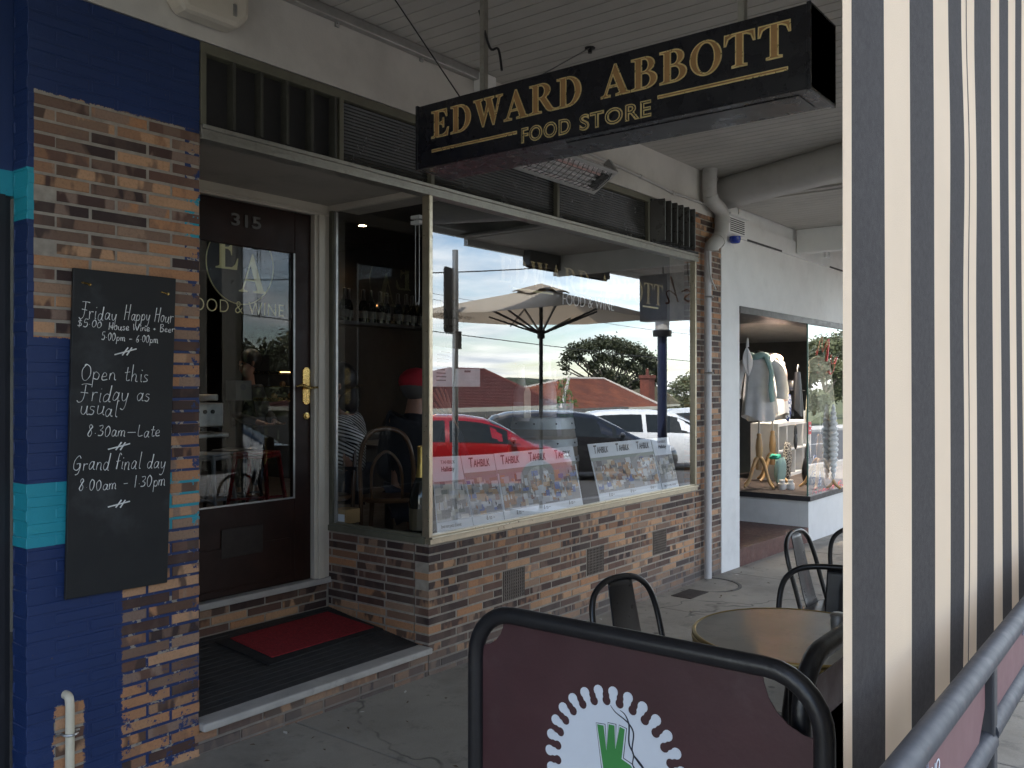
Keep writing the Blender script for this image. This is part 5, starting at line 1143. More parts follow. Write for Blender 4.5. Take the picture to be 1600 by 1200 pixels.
p0 = onX(516, 816, XC + .03); mb = MB(); mb.box(XC + .03, XC + .15, .728, .845, p0.z, p0.z + .088); mb.build('carton', M('kraft card', (.42, .27, .12), .8, var=.1), t, bevel=.003)
mb = MB(); mb.box(XC + .027, XC + .0295, .735, .80, p0.z + .015, p0.z + .06); mb.build('address_label', m_paper, t)
def notice(label, q, dark=False):
    P_ = [onY(x, y, .02) for x, y in q]; t = thing('paper_notice', label, 'notice'); mb = MB(); mb.prism(P_, (0, .0015, 0)); mb.build('sheet', M('notice paper', (.72, .74, .77), .7), t)  # plain bluish white sheet
    mb = MB()
    if dark:
        for i in range(9):
            v = .12 + .09 * i; L = P_[0].lerp(P_[3], v); r = P_[1].lerp(P_[2], v); a = L.lerp(r, .18 if i else .35); b = L.lerp(r, rnd.uniform(.55, .8)); mb.bar(a + Vector((0, -.0018, 0)), b + Vector((0, -.0018, 0)), .001, .006)
    else: L = P_[0].lerp(P_[3], .15); r = P_[1].lerp(P_[2], .15); mb.bar(L.lerp(r, .35) + Vector((0, -.0018, 0)), L.lerp(r, .6) + Vector((0, -.0018, 0)), .001, .012)
    mb.build('text_lines', m_txt, t)
notice('typed paper notice taped inside the glass beside the corner mullion', ((677, 540), (711, 545), (708, 604), (675, 604)), True)
notice('plain paper notice with one heading taped right of the typed one', ((712, 576), (750, 576), (750, 604), (710, 604)))
# interior furniture
FL = .42
m_coun = M('dark counter', (.03, .026, .024), .5, var=.2)
t = thing('bar_counter', 'dark timber serving counter at the back of the cafe', 'counter'); mb = MB(); mb.box(2.6, 4.5, 4.3, 4.9, FL, FL + 1.0); mb.build('front_panel', m_coun, t); mb = MB(); mb.box(2.55, 4.55, 4.22, 4.95, FL + 1.0, FL + 1.04); mb.build('counter_top', m_darkwood, t)
t = thing('cake_cabinet', 'warm lit glass cake cabinet on the counter seen through the door', 'display cabinet'); pc_ = atD(442, 600, 8.5)
mb = MB(); mb.box(pc_.x - .05, pc_.x + .5, pc_.y, pc_.y + .4, FL + 1.04, FL + 1.07); mb.box(pc_.x - .05, pc_.x + .5, pc_.y, pc_.y + .4, FL + 1.30, FL + 1.33); mb.box(pc_.x - .05, pc_.x + .5, pc_.y + .1, pc_.y + .38, FL + 1.18, FL + 1.185); mb.build('shelves', m_brass, t)
mb = MB(); [mb.ball((pc_.x + .05 + .1 * i, pc_.y + .2, FL + 1.09 + .115 * (i % 2)), .03, 8) for i in range(5)]; mb.build('cakes', M('pastry', (.4, .2, .07), .7), t)
t2 = emit('warm shelf strip', (1, .6, .25), 1.6); mb = MB(); mb.box(pc_.x - .03, pc_.x + .48, pc_.y - .004, pc_.y + .006, FL + 1.315, FL + 1.325); mb.build('light_strip', t2, t)
t = thing('coffee_machine', 'steel espresso machine standing at the left behind the door glass', 'coffee machine'); pq = atD(326, 650, 8.2)
mb = MB(); mb.box(pq.x - .25, pq.x + .16, pq.y, pq.y + .4, pq.z - .1, pq.z + .12); mb.box(pq.x - .25, pq.x + .18, pq.y - .06, pq.y + .4, pq.z - .2, pq.z - .16); mb.box(pq.x - .23, pq.x + .14, pq.y + .05, pq.y + .4, pq.z + .14, pq.z + .2); mb.build('body', m_steel, t, bevel=.01)
mb = MB(); [mb.tube([(pq.x - .15 + .18 * i, pq.y - .02, pq.z - .11), (pq.x - .15 + .18 * i, pq.y - .14, pq.z - .12)], .015, 8) for i in range(2)]; mb.build('group_handle', m_black, t)
mb = MB(); [mb.lathe([(.02, 0), (.02, .01), (0, .01)], (pq.x - .12 + .08 * i, pq.y - .001, pq.z + .04), 10, T=Matrix.Rotation(R(90), 3, 'X')) for i in range(3)]; mb.build('dial', m_black, t)
t = thing('coffee_carton', 'pale box with a round emblem on the counter behind the door', 'box'); pq = atD(380, 610, 8.0); mb = MB(); mb.box(pq.x - .08, pq.x + .09, pq.y, pq.y + .15, pq.z - .09, pq.z + .09); mb.build('carton', M('grey card', (.16, .15, .14), .7), t); mb = MB(); mb.lathe([(.03, 0), (.03, .003), (0, .003)], (pq.x, pq.y, pq.z + .03), 14, T=Matrix.Rotation(R(90), 3, 'X')); mb.build('emblem', m_txt, t)
m_redm = M('red enamel metal', (.20, .012, .014), .3, var=.2, coat=.4)
def stool(label, px, mat, dep):
    p = atD(px, 700, dep); t = thing('metal_stool', label, 'stool', (p.x, p.y, FL), .5, 'metal stools inside the cafe door')
    mb = MB(); mb.box(-.15, .15, -.15, .15, .60, .625); mb.box(-.155, .155, -.155, .155, .57, .60); mb.build('seat', mat, t, bevel=.012, local=True)
    for sx in (-1, 1):
        for sy in (-1, 1): mb = MB(); mb.tube([(sx * .13, sy * .13, .6), (sx * .2, sy * .2, 0)], [.026, .018], 8, flat=.8); mb.build('leg', mat, t, smooth=50, local=True)
    mb = MB(); mb.bar((-.17, -.17, .22), (.17, .17, .22), .02, .02); mb.bar((-.17, .17, .225), (.17, -.17, .225), .02, .02); mb.build('footrest', mat, t, local=True)
stool('red metal stool just inside the cafe door', 402, m_redm, 7.6); stool('white legged stool at the left edge behind the door glass', 322, M('dull white enamel', (.30, .30, .30), .4), 7.4); stool('black metal stool beside the red one behind the door glass', 366, m_black, 7.9)
m_cane = M('bentwood', (.10, .05, .022), .35, var=.2, coat=.3)
def bentwood(label, p, rz):
    t = thing('bentwood_chair', label, 'chair', p, rz, 'bentwood chairs in the cafe')
    mb = MB(); mb.lathe([(.19, .44), (.2, .455), (.19, .47), (0, .468)], (0, 0, 0), 28); mb.build('seat', m_cane, t, smooth=50, local=True)
    mb = MB(); mb.tube(smooth_path([(-.15, -.17, .0), (-.16, -.17, .45), (-.2, -.17, .72), (-.22, -.12, .88), (-.225, 0, .93), (-.22, .12, .88), (-.2, .17, .72), (-.16, .17, .45), (-.15, .17, .0)], 6), .0145, 10); mb.build('back_hoop', m_cane, t, smooth=60, local=True)
    mb = MB(); mb.tube(smooth_path([(-.165, -.10, .47), (-.2, -.09, .68), (-.21, 0, .78), (-.2, .09, .68), (-.165, .10, .47)], 6), .010, 8); mb.build('inner_hoop', m_cane, t, smooth=60, local=True)
    for s in (-1, 1): mb = MB(); mb.tube([(.13, s * .13, .45), (.17, s * .16, 0)], [.018, .013], 8); mb.build('leg', m_cane, t, smooth=60, local=True)
pz = atD(615, 700, 5.75); bentwood('bentwood chair under the person in the red cap', (pz.x + .12, pz.y + .16, FL - .02), R(40))
pz = atD(566, 720, 5.8); bentwood('bentwood chair under the person in the striped shirt', (pz.x - .05, pz.y + .35, FL - .02), R(-150))
t = thing('cafe_table', 'small dark table between the seated people behind the side window', 'table'); pz = atD(600, 720, 6.7); mb = MB(); mb.box(pz.x - .2, pz.x + .5, pz.y - .2, pz.y + .4, FL + .72, FL + .75); mb.build('table_top', m_darkwood, t); mb = MB(); mb.tube([(pz.x + .15, pz.y + .1, FL), (pz.x + .15, pz.y + .1, FL + .72)], .035, 10); mb.build('pedestal', m_black, t)
# barrel with bottles
bp = onY(848, 652, 1.0); zb0 = FL; bh = bp.z - FL
t = thing('wine_barrel', 'old oak wine barrel with steel hoops standing inside the cafe window', 'barrel', (bp.x, 1.0, FL))
m_oak = M('grey oak staves', (.36, .31, .25), .6, var=.25, scale=5); m_hoop = M('galvanised hoop', (.66, .72, .74), .45, .2, var=.1)
rb = [.255, .287, .305, .305, .287, .255]
mb = MB(); mb.lathe([(r, bh * i / 5) for i, r in enumerate(rb)] + [(.23, bh - .02), (0, bh - .02)], (0, 0, 0), 32); mb.build('staves', m_oak, t, smooth=50, local=True)
for v0, v1 in ((.0, .10), (.22, .29), (.40, .45), (.60, .65), (.74, .81), (.90, 1.0)):
    def rad(v): i = min(4, int(v * 5)); f = v * 5 - i; return rb[i] * (1 - f) + rb[i + 1] * f + .006
    mb = MB(); mb.lathe([(rad(v0), v0 * bh), (rad(v1), v1 * bh)], (0, 0, 0), 32); [mb.ball((rad((v0 + v1) / 2) * math.cos(a * .7), rad((v0 + v1) / 2) * math.sin(a * .7), bh * (v0 + v1) / 2), .008, 6, mi=1) for a in range(9)]; mb.build('hoop', [m_hoop, m_txt], t, smooth=50, local=True)
ztop = FL + bh - .02
gb = M('clear green bottle glass', (.05, .12, .04), .1); wb = M('pink wine glass', (.42, .16, .16), .2); whb = M('frosted white bottle', (.55, .5, .5), .3)
for i, (px, h, mt_, lb) in enumerate(((815, .46, whb, 'tall clear bottle on the barrel left of the umbrella pole reflection'), (856, .52, whb, 'tallest pale bottle on the barrel'), (865, .44, wb, 'pale pink bottle on the barrel beside the tallest one'), (876, .40, gb, 'green glass bottle on the barrel, left of the two'), (886, .39, gb, 'green glass bottle on the barrel, right of the two'))):
    p = onY(px, 650, .95 + .05 * (i % 3)); bottle('spirit_bottle', lb, (p.x, p.y, ztop), h, mt_, whb if i < 3 else gb, m_paper, 'bottles on the wine barrel')
p = onY(824, 622, .88); t = thing('price_tag', 'cream cardboard swing tag standing on the wine barrel', 'tag'); mb = MB(); mb.prism([p + Vector(q) for q in ((-.045, 0, -.16), (.05, 0, -.16), (.045, 0, .05), (.02, 0, .09), (-.02, 0, .09), (-.045, 0, .05))], (0, .004, 0)); mb.build('card', M('cream card', (.62, .57, .45), .7), t)
mb = MB(); [mb.bar(p + Vector((-.02, -.001, -.10 - .02 * i)), p + Vector((.025, -.001, -.10 - .02 * i)), .001, .006) for i in range(2)]; mb.build('card_writing', m_txt, t)
# shelf of bottles on the back wall, downlights, blind cord
t = thing('bottle_shelf', 'long wall shelf high at the back of the cafe', 'shelf'); mb = MB(); ps = atD(600, 505, 8.4); mb.box(ps.x - 1.0, ps.x + 1.4, ps.y, ps.y + .22, ps.z - .03, ps.z); mb.build('board', m_coun, t)
mb = MB(); [mb.box(ps.x + o_, ps.x + o_ + .03, ps.y + .2, ps.y + .23, ps.z - .9, ps.z - .03) for o_ in (-.8, 1.1)]; mb.build('upright', m_coun, t)
b0 = None
for i in range(16):
    px = ps.x - .55 + .115 * i + rnd.uniform(-.02, .02)
    if b0 is None: b0 = bottle('wine_bottle', 'dark wine bottle in the row on the high cafe shelf', (px, ps.y + .1, ps.z), .31, m_bot, m_black, M('dim label', (.12, .11, .10), .6), 'wine bottles on the high cafe shelf')
    else: dup(b0, (px, ps.y + .1 + rnd.uniform(-.03, .03), ps.z), 0, 'dark wine bottle in the row on the high cafe shelf', 'wine bottles on the high cafe shelf')
for px, py, lb in ((326, 366, 'small lit downlight high behind the left of the door glass'), (458, 394, 'small lit downlight at the top right of the door glass'), (566, 353, 'small lit downlight seen through the cafe side window')):
    q = onZ(px, py, 3.22); downlight(q, lb, 'downlights in the cafe', 6, .035)
t = thing('bead_cord', 'beaded blind cord loop hanging inside the side window', 'cord'); p = onX(655, 350, XC + .06); mb = MB(); mb.tube(smooth_path([p + Vector((0, .03, .05)), p + Vector((0, .03, -.42)), p + Vector((0, .015, -.45)), p + Vector((0, 0, -.42)), p + Vector((0, 0, .05))], 8), .0025, 5); mb.build('bead_loop', m_steel, t); mb = MB(); mb.box(p.x - .02, p.x + .02, p.y - .02, p.y + .05, p.z, p.z + .02); mb.box(p.x - .02, p.x + .02, p.y - .02, p.y + .05, p.z + .03, p.z + .05); mb.build('bracket', m_white, t)
# ---------------- people (skin-grown bodies)
def grow_skin(name, P, E_, mat, parent, sub=2, root=0):
    me = bpy.data.meshes.new(name); o = bpy.data.objects.new(name, me); COL.objects.link(o); me.from_pydata([tuple(p[0]) for p in P], E_, []); me.materials.append(mat)
    md = o.modifiers.new('skin', 'SKIN'); md.use_smooth_shade = True
    if not me.skin_vertices: raise RuntimeError('no skin layer')
    for i, p in enumerate(P): me.skin_vertices[0].data[i].radius = (p[1], p[1]); me.skin_vertices[0].data[i].use_root = (i == root)
    s = o.modifiers.new('sub', 'SUBSURF'); s.levels = sub; s.render_levels = sub; o.parent = parent
    return o
m_skin = M('skin', (.36, .19, .13), .5, var=.08, scale=20); m_hair = M('dark hair', (.012, .009, .008), .5, var=.3, scale=60); m_jack = M('dark navy jacket', (.012, .013, .018), .8, var=.2); m_jean = M('dark jeans', (.015, .018, .03), .85)
def stripes():
    N = newmat('striped jersey'); p = N.xyz(N.pos); s = N.m('ADD', N.m('MULTIPLY', p[2], 1.0), N.m('MULTIPLY', p[0], .5)); f = N.m('GREATER_THAN', N.m('FRACT', N.m('MULTIPLY', s, 42)), .5)
    N.l.new(N.mix(f, (.015, .016, .02), (.68, .68, .68)), N.b.inputs['Base Color']); N.b.inputs['Roughness'].default_value = .9; return N.mat
def hand_pts(P, E_, wi, wrist, tip, side, r=.009):
    """palm and five separate bent fingers from wrist towards tip; side = across the palm"""
    d = (tip - wrist); L = d.length; d.normalize(); side = (side - d * side.dot(d)).normalized(); up = d.cross(side)
    pi = len(P); P.append((wrist + d * L * .28, .024)); E_.append((wi, pi))
    for k, (o, ln, cu) in enumerate(((-.030, .88, .10), (-.010, 1.0, .05), (.010, .95, .05), (.029, .78, .12))):
        a = len(P); b_ = wrist + d * L * .50 + side * o
        P.append((b_, r * 1.25)); P.append((b_ + d * L * .26 * ln + side * o * .35 + up * cu * .05, r)); P.append((b_ + d * L * .48 * ln + side * o * .5 + up * cu * .16, r * .8)); E_.extend([(pi, a), (a, a + 1), (a + 1, a + 2)])
    a = len(P); P.append((wrist + d * L * .30 - side * .042, r * 1.3)); P.append((wrist + d * L * .52 - side * .066 + up * .012, r * 1.1)); P.append((wrist + d * L * .68 - side * .070 + up * .022, r * .9)); E_.extend([(pi, a), (a, a + 1), (a + 1, a + 2)])
def person(label, head, face, pelvis, neck, shL, shR, armL, armR, knees, feet, shirt, skin, cap=None, hair=None, trousers=None):
    """joint positions in the room; armL/armR = (elbow, wrist, fingertip)"""
    t = thing('person', label, 'person'); head, neck, pelvis, shL, shR = map(Vector, (head, neck, pelvis, shL, shR)); face = Vector(face).normalized()
    chest = neck.lerp(pelvis, .42); waist = neck.lerp(pelvis, .75); side = (shR - shL).normalized()
    P = [(pelvis, .125), (waist, .115), (chest, .125), (neck, .062), (neck.lerp(head, .45), .055), (head - Vector((0, 0, .055)) + face * .025, .075), (head + Vector((0, 0, .01)), .098), (head + Vector((0, 0, .075)) - face * .015, .082), (head + face * .112 + Vector((0, 0, -.012)), .014), (head + face * .085 + Vector((0, 0, -.085)), .03)]
    E_ = [(0, 1), (1, 2), (2, 3), (3, 4), (4, 5), (5, 6), (6, 7), (6, 8), (5, 9)]
    C = [(pelvis, .14), (waist, .13), (chest, .155), (neck - Vector((0, 0, .015)), .082)]; CE = [(0, 1), (1, 2), (2, 3)]
    for s_, arm in ((shL, armL), (shR, armR)):
        el, wr, tp = map(Vector, arm); i = len(P); P += [(s_, .058), (el, .043), (wr, .028)]; E_ += [(2, i), (i, i + 1), (i + 1, i + 2)]
        hand_pts(P, E_, i + 2, wr, tp, side)
        j = len(C); C += [(s_, .085), (s_.lerp(el, .5), .068), (el, .056), (el.lerp(wr, .9), .042)]; CE += [(2, j), (j, j + 1), (j + 1, j + 2), (j + 2, j + 3)]
    T = [(pelvis, .145)]; TE = []
    for s_, kn, ft in ((-1, knees[0], feet[0]), (1, knees[1], feet[1])):
        kn, ft = Vector(kn), Vector(ft); hip = pelvis + side * .09 * s_ - Vector((0, 0, .03)); i = len(P); fw = (kn - hip); fw.z = 0; fw.normalize()
        P += [(hip, .085), (kn, .058), (ft + Vector((0, 0, .07)), .038), (ft + fw * .16 + Vector((0, 0, .03)), .032)]; E_ += [(0, i), (i, i + 1), (i + 1, i + 2), (i + 2, i + 3)]
        j = len(T); T += [(hip, .10), (kn, .075), (ft + Vector((0, 0, .12)), .058)]; TE += [(0, j), (j, j + 1), (j + 1, j + 2)]
    grow_skin('body', P, E_, skin, t); grow_skin('shirt', C, CE, shirt, t); grow_skin('trousers', T, TE, trousers or m_jean, t)
    up = Vector((0, 0, 1)); rt = face.cross(up).normalized()
    mb = MB()
    for s_ in (-1, 1): mb.ball(head + face * .088 + rt * s_ * .034 + up * .008, .012, 8, 0); mb.ball(head + rt * s_ * .092 - up * .01, .028, 8, 1, (.5, .8, 1.1))
    mb.tube([head + face * .098 - up * .062 - rt * .022, head + face * .103 - up * .060, head + face * .098 - up * .062 + rt * .022], .005, 6, mi=2); mb.build('face_features', [m_ink, skin, M('lips', (.25, .08, .07), .5)], t, smooth=60)
    mb = MB()
    if hair == 'long':
        mb.ball(head - face * .03 + up * .03, .115, 18, sc=(1, 1, 1.1)); mb.ball(head - face * .075 - up * .09, .085, 16, sc=(1, 1, 1.6))
    else: mb.ball(head - face * .022 + up * .03, .110, 18, sc=(1, 1, 1.0))
    mb.build('hair', m_hair if cap is None else M('grey hair', (.10, .09, .085), .7), t, smooth=80)
    if cap:
        mb = MB(); mb.ball(head + up * .055 - face * .012, .122, 20, sc=(1, 1, .78)); mb.sheet(lambda u_, v: head + up * (.055 - .02 * v) + face * (.08 + .12 * v) + rt * ((u_ - .5) * .2 * (1 - .35 * v * v)), 10, 5); mb.build('cap', cap, t, smooth=70, solid=.003)
    return t
D_ = 6.2
hp_ = atD(527, 600, D_); toL = (-RT * .95 - FW * .3)
person('person in black and white striped top seated inside, hand raised to the chin', hp_, toL, atD(545, 745, D_ + .1), atD(538, 640, D_ + .03), atD(528, 664, D_ - .16), atD(552, 660, D_ + .2),
       (atD(566, 690, D_ - .22), atD(518, 652, D_ - .18), atD(512, 626, D_ - .12)), (atD(545, 705, D_ + .1), atD(500, 700, D_ + .0), atD(480, 695, D_ + .0)),
       (atD(470, 752, D_ - .05), atD(480, 752, D_ + .15)), ((lambda p: (p.x, p.y, FL))(atD(478, 850, D_ - .05)), (lambda p: (p.x, p.y, FL))(atD(488, 850, D_ + .15))), stripes(), m_skin, hair='long')
hp_ = atD(651, 608, 6.25); aw_ = (FW * .9 + RT * .35)
person('person in red cap and dark jacket seated with one hand raised behind the glass', hp_, aw_, atD(640, 775, 6.25), atD(648, 637, 6.22), atD(612, 655, 6.2), atD(692, 655, 6.25),
       (atD(598, 735, 6.3), atD(610, 745, 6.65), atD(625, 742, 6.85)), (atD(725, 720, 6.35), atD(708, 662, 6.45), atD(684, 604, 6.45)),
       (atD(640, 775, 6.8), atD(690, 775, 6.8)), ((lambda p: (p.x, p.y, FL))(atD(645, 850, 6.8)), (lambda p: (p.x, p.y, FL))(atD(690, 850, 6.8))), m_jack, m_skin, cap=M('red cotton cap', (.42, .015, .03), .85, var=.1))
hp_ = atD(389, 566, 9.2)
person('person with short dark hair working behind the cafe counter', hp_, (-RT * .7 - FW * .6 - Vector((0, 0, .25))), Vector((hp_.x, hp_.y, FL + .95)), hp_ - Vector((0, 0, .24)), hp_ + Vector((-.17, -.08, -.29)), hp_ + Vector((.17, .1, -.29)),
       (hp_ + Vector((-.24, -.12, -.55)), hp_ + Vector((-.12, -.36, -.62)), hp_ + Vector((-.08, -.52, -.64))), (hp_ + Vector((.24, 0, -.55)), hp_ + Vector((.1, -.3, -.62)), hp_ + Vector((.06, -.47, -.64))),
       (Vector((hp_.x - .1, hp_.y - .02, FL + .5)), Vector((hp_.x + .1, hp_.y - .02, FL + .5))), (Vector((hp_.x - .1, hp_.y, FL)), Vector((hp_.x + .1, hp_.y, FL))), m_jack, m_skin)

# ============================================================ ACROSS THE FOOTPATH AND STREET (seen mirrored in the plate glass)
def V(px, py, yv): return mir(onY(px, py, yv))
# cafe umbrella
ap = mir(atD(848, 446, 12.0)); um = thing('market_umbrella', 'square pale cafe umbrella with dark pole beyond the awning', 'umbrella', (ap.x, ap.y, G(ap.x) - .0)); zap = ap.z - G(ap.x)
m_umb = M('warm cream umbrella canvas', (.50, .44, .36), .85, var=.05, scale=3, bump=.2, bs=60); translucent(m_umb, (.55, .44, .32), .3)
hw = 1.30; ze = zap - .41
mb = MB()
cor = [Vector((sx * hw, sy * hw, ze)) for sx, sy in ((-1, -1), (1, -1), (1, 1), (-1, 1))]; topv = Vector((0, 0, zap - .03))
for k in range(4):
    a, b = cor[k], cor[(k + 1) % 4]
    mb.sheet(lambda u, v: topv.lerp(a.lerp(b, u), v) - Vector((0, 0, .10 * v * (1 - v) * 2 * (1 - abs(2 * u - 1)) + .04 * v * (1 - abs(2 * u - 1)))), 10, 10)
rotU = Matrix.Rotation(R(-6), 4, 'Z')
mb.xf(rotU); mb.build('canopy', m_umb, um, local=True, smooth=30)
mb = MB()
for k in range(4):
    a, b = cor[k] * .22, cor[(k + 1) % 4] * .22; a.z = b.z = zap - .10
    mb.sheet(lambda u, v: Vector((0, 0, zap + .03)).lerp(a.lerp(b, u), v) + Vector((0, 0, .03 * math.sin(u * 9))) * v, 8, 5)
mb.xf(rotU); mb.build('vent_cap', M('umbrella vent cloth', (.30, .25, .20), .9), um, local=True, solid=.004, smooth=60)
mb = MB(); mb.tube([(0, 0, 0), (0, 0, zap)], .027, 12); mb.build('pole', M('dark bronze pole', (.035, .033, .03), .45, .2), um, smooth=50, local=True)
mb = MB(); mb.lathe([(.05, zap - .72), (.055, zap - .6), (.03, zap - .56)], (0, 0, 0), 12); mb.build('runner_hub', m_black, um, local=True)
for k in range(4):
    mb = MB(); mb.bar((0, 0, zap - .05), cor[k] - Vector((0, 0, .02)), .014, .02); mb.bar((0, 0, zap - .66), cor[k].lerp(topv, .5) - Vector((0, 0, .02)), .02, .026); mb.xf(rotU); mb.build('rib', m_black, um, local=True)
    a = (cor[k] + cor[(k + 1) % 4]) / 2
    mb = MB(); mb.bar((0, 0, zap - .66), Vector((a.x, a.y, ze - .05)).lerp(topv, .35) - Vector((0, 0, .08)), .018, .022); mb.xf(rotU); mb.build('stretcher_arm', m_black, um, local=True)
mb = MB(); mb.box(-.3, .3, -.3, .3, 0, .08); mb.build('base_plate', m_steel, um, local=True, bevel=.01)
def canopy_at(u, v): q_ = topv.lerp(cor[0].lerp(cor[1], u), v); q_.z -= .055; return Vector((ap.x, ap.y, G(ap.x))) + rotU @ q_
t0, t1, t2 = canopy_at(.12, .88), canopy_at(.48, .88), canopy_at(.30, .6)
ex_ = (t1 - t0).normalized(); ey_ = t2 - (t0 + t1) / 2; ey_ = (ey_ - ex_ * ey_.dot(ex_)).normalized(); ez_ = ex_.cross(ey_)
text('canopy_lettering', 'TORCAFFE', .15, M('umbrella print', (.14, .10, .08), .8), Matrix(((ex_.x, ey_.x, ez_.x, t0.x), (ex_.y, ey_.y, ez_.y, t0.y), (ex_.z, ey_.z, ez_.z, t0.z), (0, 0, 0, 1))), um, width=(t1 - t0).length, ext=.0006)
# parking sign, lamp post
q = V(714, 410, 3.9); ps_ = thing('parking_sign', 'back of a dark parking sign on a grey kerb pole', 'street sign', (q.x, q.y, G(q.x)))
zs = V(714, 418, 3.9).z - G(q.x); zb2 = V(714, 520, 3.9).z - G(q.x); zp = V(714, 390, 3.9).z - G(q.x)
mb = MB(); mb.tube([(0, 0, 0), (0, 0, zp)], .038, 12); mb.build('pole', m_steel, ps_, smooth=50, local=True)
pts = [(a, b) for a, b in arc(.17, zs - .05, .05, 0, 90, 4) + arc(-.17, zs - .05, .05, 90, 180, 4) + arc(-.17, zb2 + .05, .05, 180, 270, 4) + arc(.17, zb2 + .05, .05, 270, 360, 4)]
mb = MB(); mb.prism([(a, -.05, b) for a, b in pts], (0, -.012, 0)); mb.box(-.06, .06, .035, .06, zb2 - .2, zb2 + .02); mb.xf(Matrix.Rotation(R(-18), 4, 'Z')); mb.build('sign_plate', M('weathered dark sign back', (.05, .045, .04), .6, .2, var=.2), ps_, local=True)
q = V(1037, 515, 4.0); lp = thing('navy_bollard_post', 'navy street post with a round glazed cap by the kerb', 'post', (q.x, q.y, G(q.x))); zt2 = q.z - G(q.x)
mb = MB(); mb.tube([(0, 0, 0), (0, 0, zt2 - .1)], .085, 16); mb.build('post', M('navy post paint', (.012, .018, .05), .35), lp, smooth=50, local=True)
mb = MB(); mb.lathe([(.16, zt2 - .12), (.17, zt2 - .02), (.13, zt2), (0, zt2)], (0, 0, 0), 20); mb.lathe([(.20, zt2 + .22), (.22, zt2 + .24), (0, zt2 + .27)], (0, 0, 0), 20); mb.build('cap', m_black, lp, smooth=40, local=True)
mb = MB(); mb.lathe([(.12, zt2), (.13, zt2 + .22)], (0, 0, 0), 20); mb.build('glazed_collar', m_pvcw, lp, local=True)
# neighbour's hanging sign and the blind roll box
ws = thing('neighbour_sign', 'grey hanging sign with brown script hung beyond the dress shop awning beam', 'shop sign'); X_ = 10.3
mb = MB(); mb.box(X_, X_ + .18, -2.4, -.6, 2.46, 3.07); mb.build('sign_box', M('pale grey sign', (.62, .62, .64), .5), ws, bevel=.004)
mb = MB(); mb.box(X_ - .004, X_, -2.4, -2.0, 2.47, 3.06); mb.build('dark_panel', M('mid grey sign panel', (.34, .34, .37), .5), ws)
mb = MB(); handwrite(mb, 'Wish', (X_ - .006, -1.05, 2.68), (X_ - .006, -2.05, 2.68), .32, .014, (-1, 0, 0), .2, up=(0, 0, 1)); mb.build('script_lettering', M('brown script', (.16, .05, .03), .5), ws)
mb = MB(); [mb.tube([(X_ + .09, y, 3.05), (X_ + .09, y, 3.27)], .012, 8) for y in (-.9, -2.1)]; mb.build('hanger_rod', m_steel, ws)
rb_ = thing('blind_box', 'grey rolled blind box fixed under the awning front edge', 'blind'); mb = MB(); mb.box(8.65, 10.5, -3.1, -2.98, 3.08, 3.27); mb.build('box', M('grey metal box', (.14, .14, .14), .5), rb_, bevel=.01); mb = MB(); mb.tube([(8.66, -3.04, 3.075), (10.49, -3.04, 3.075)], .02, 8); mb.build('roller', m_cand, rb_)
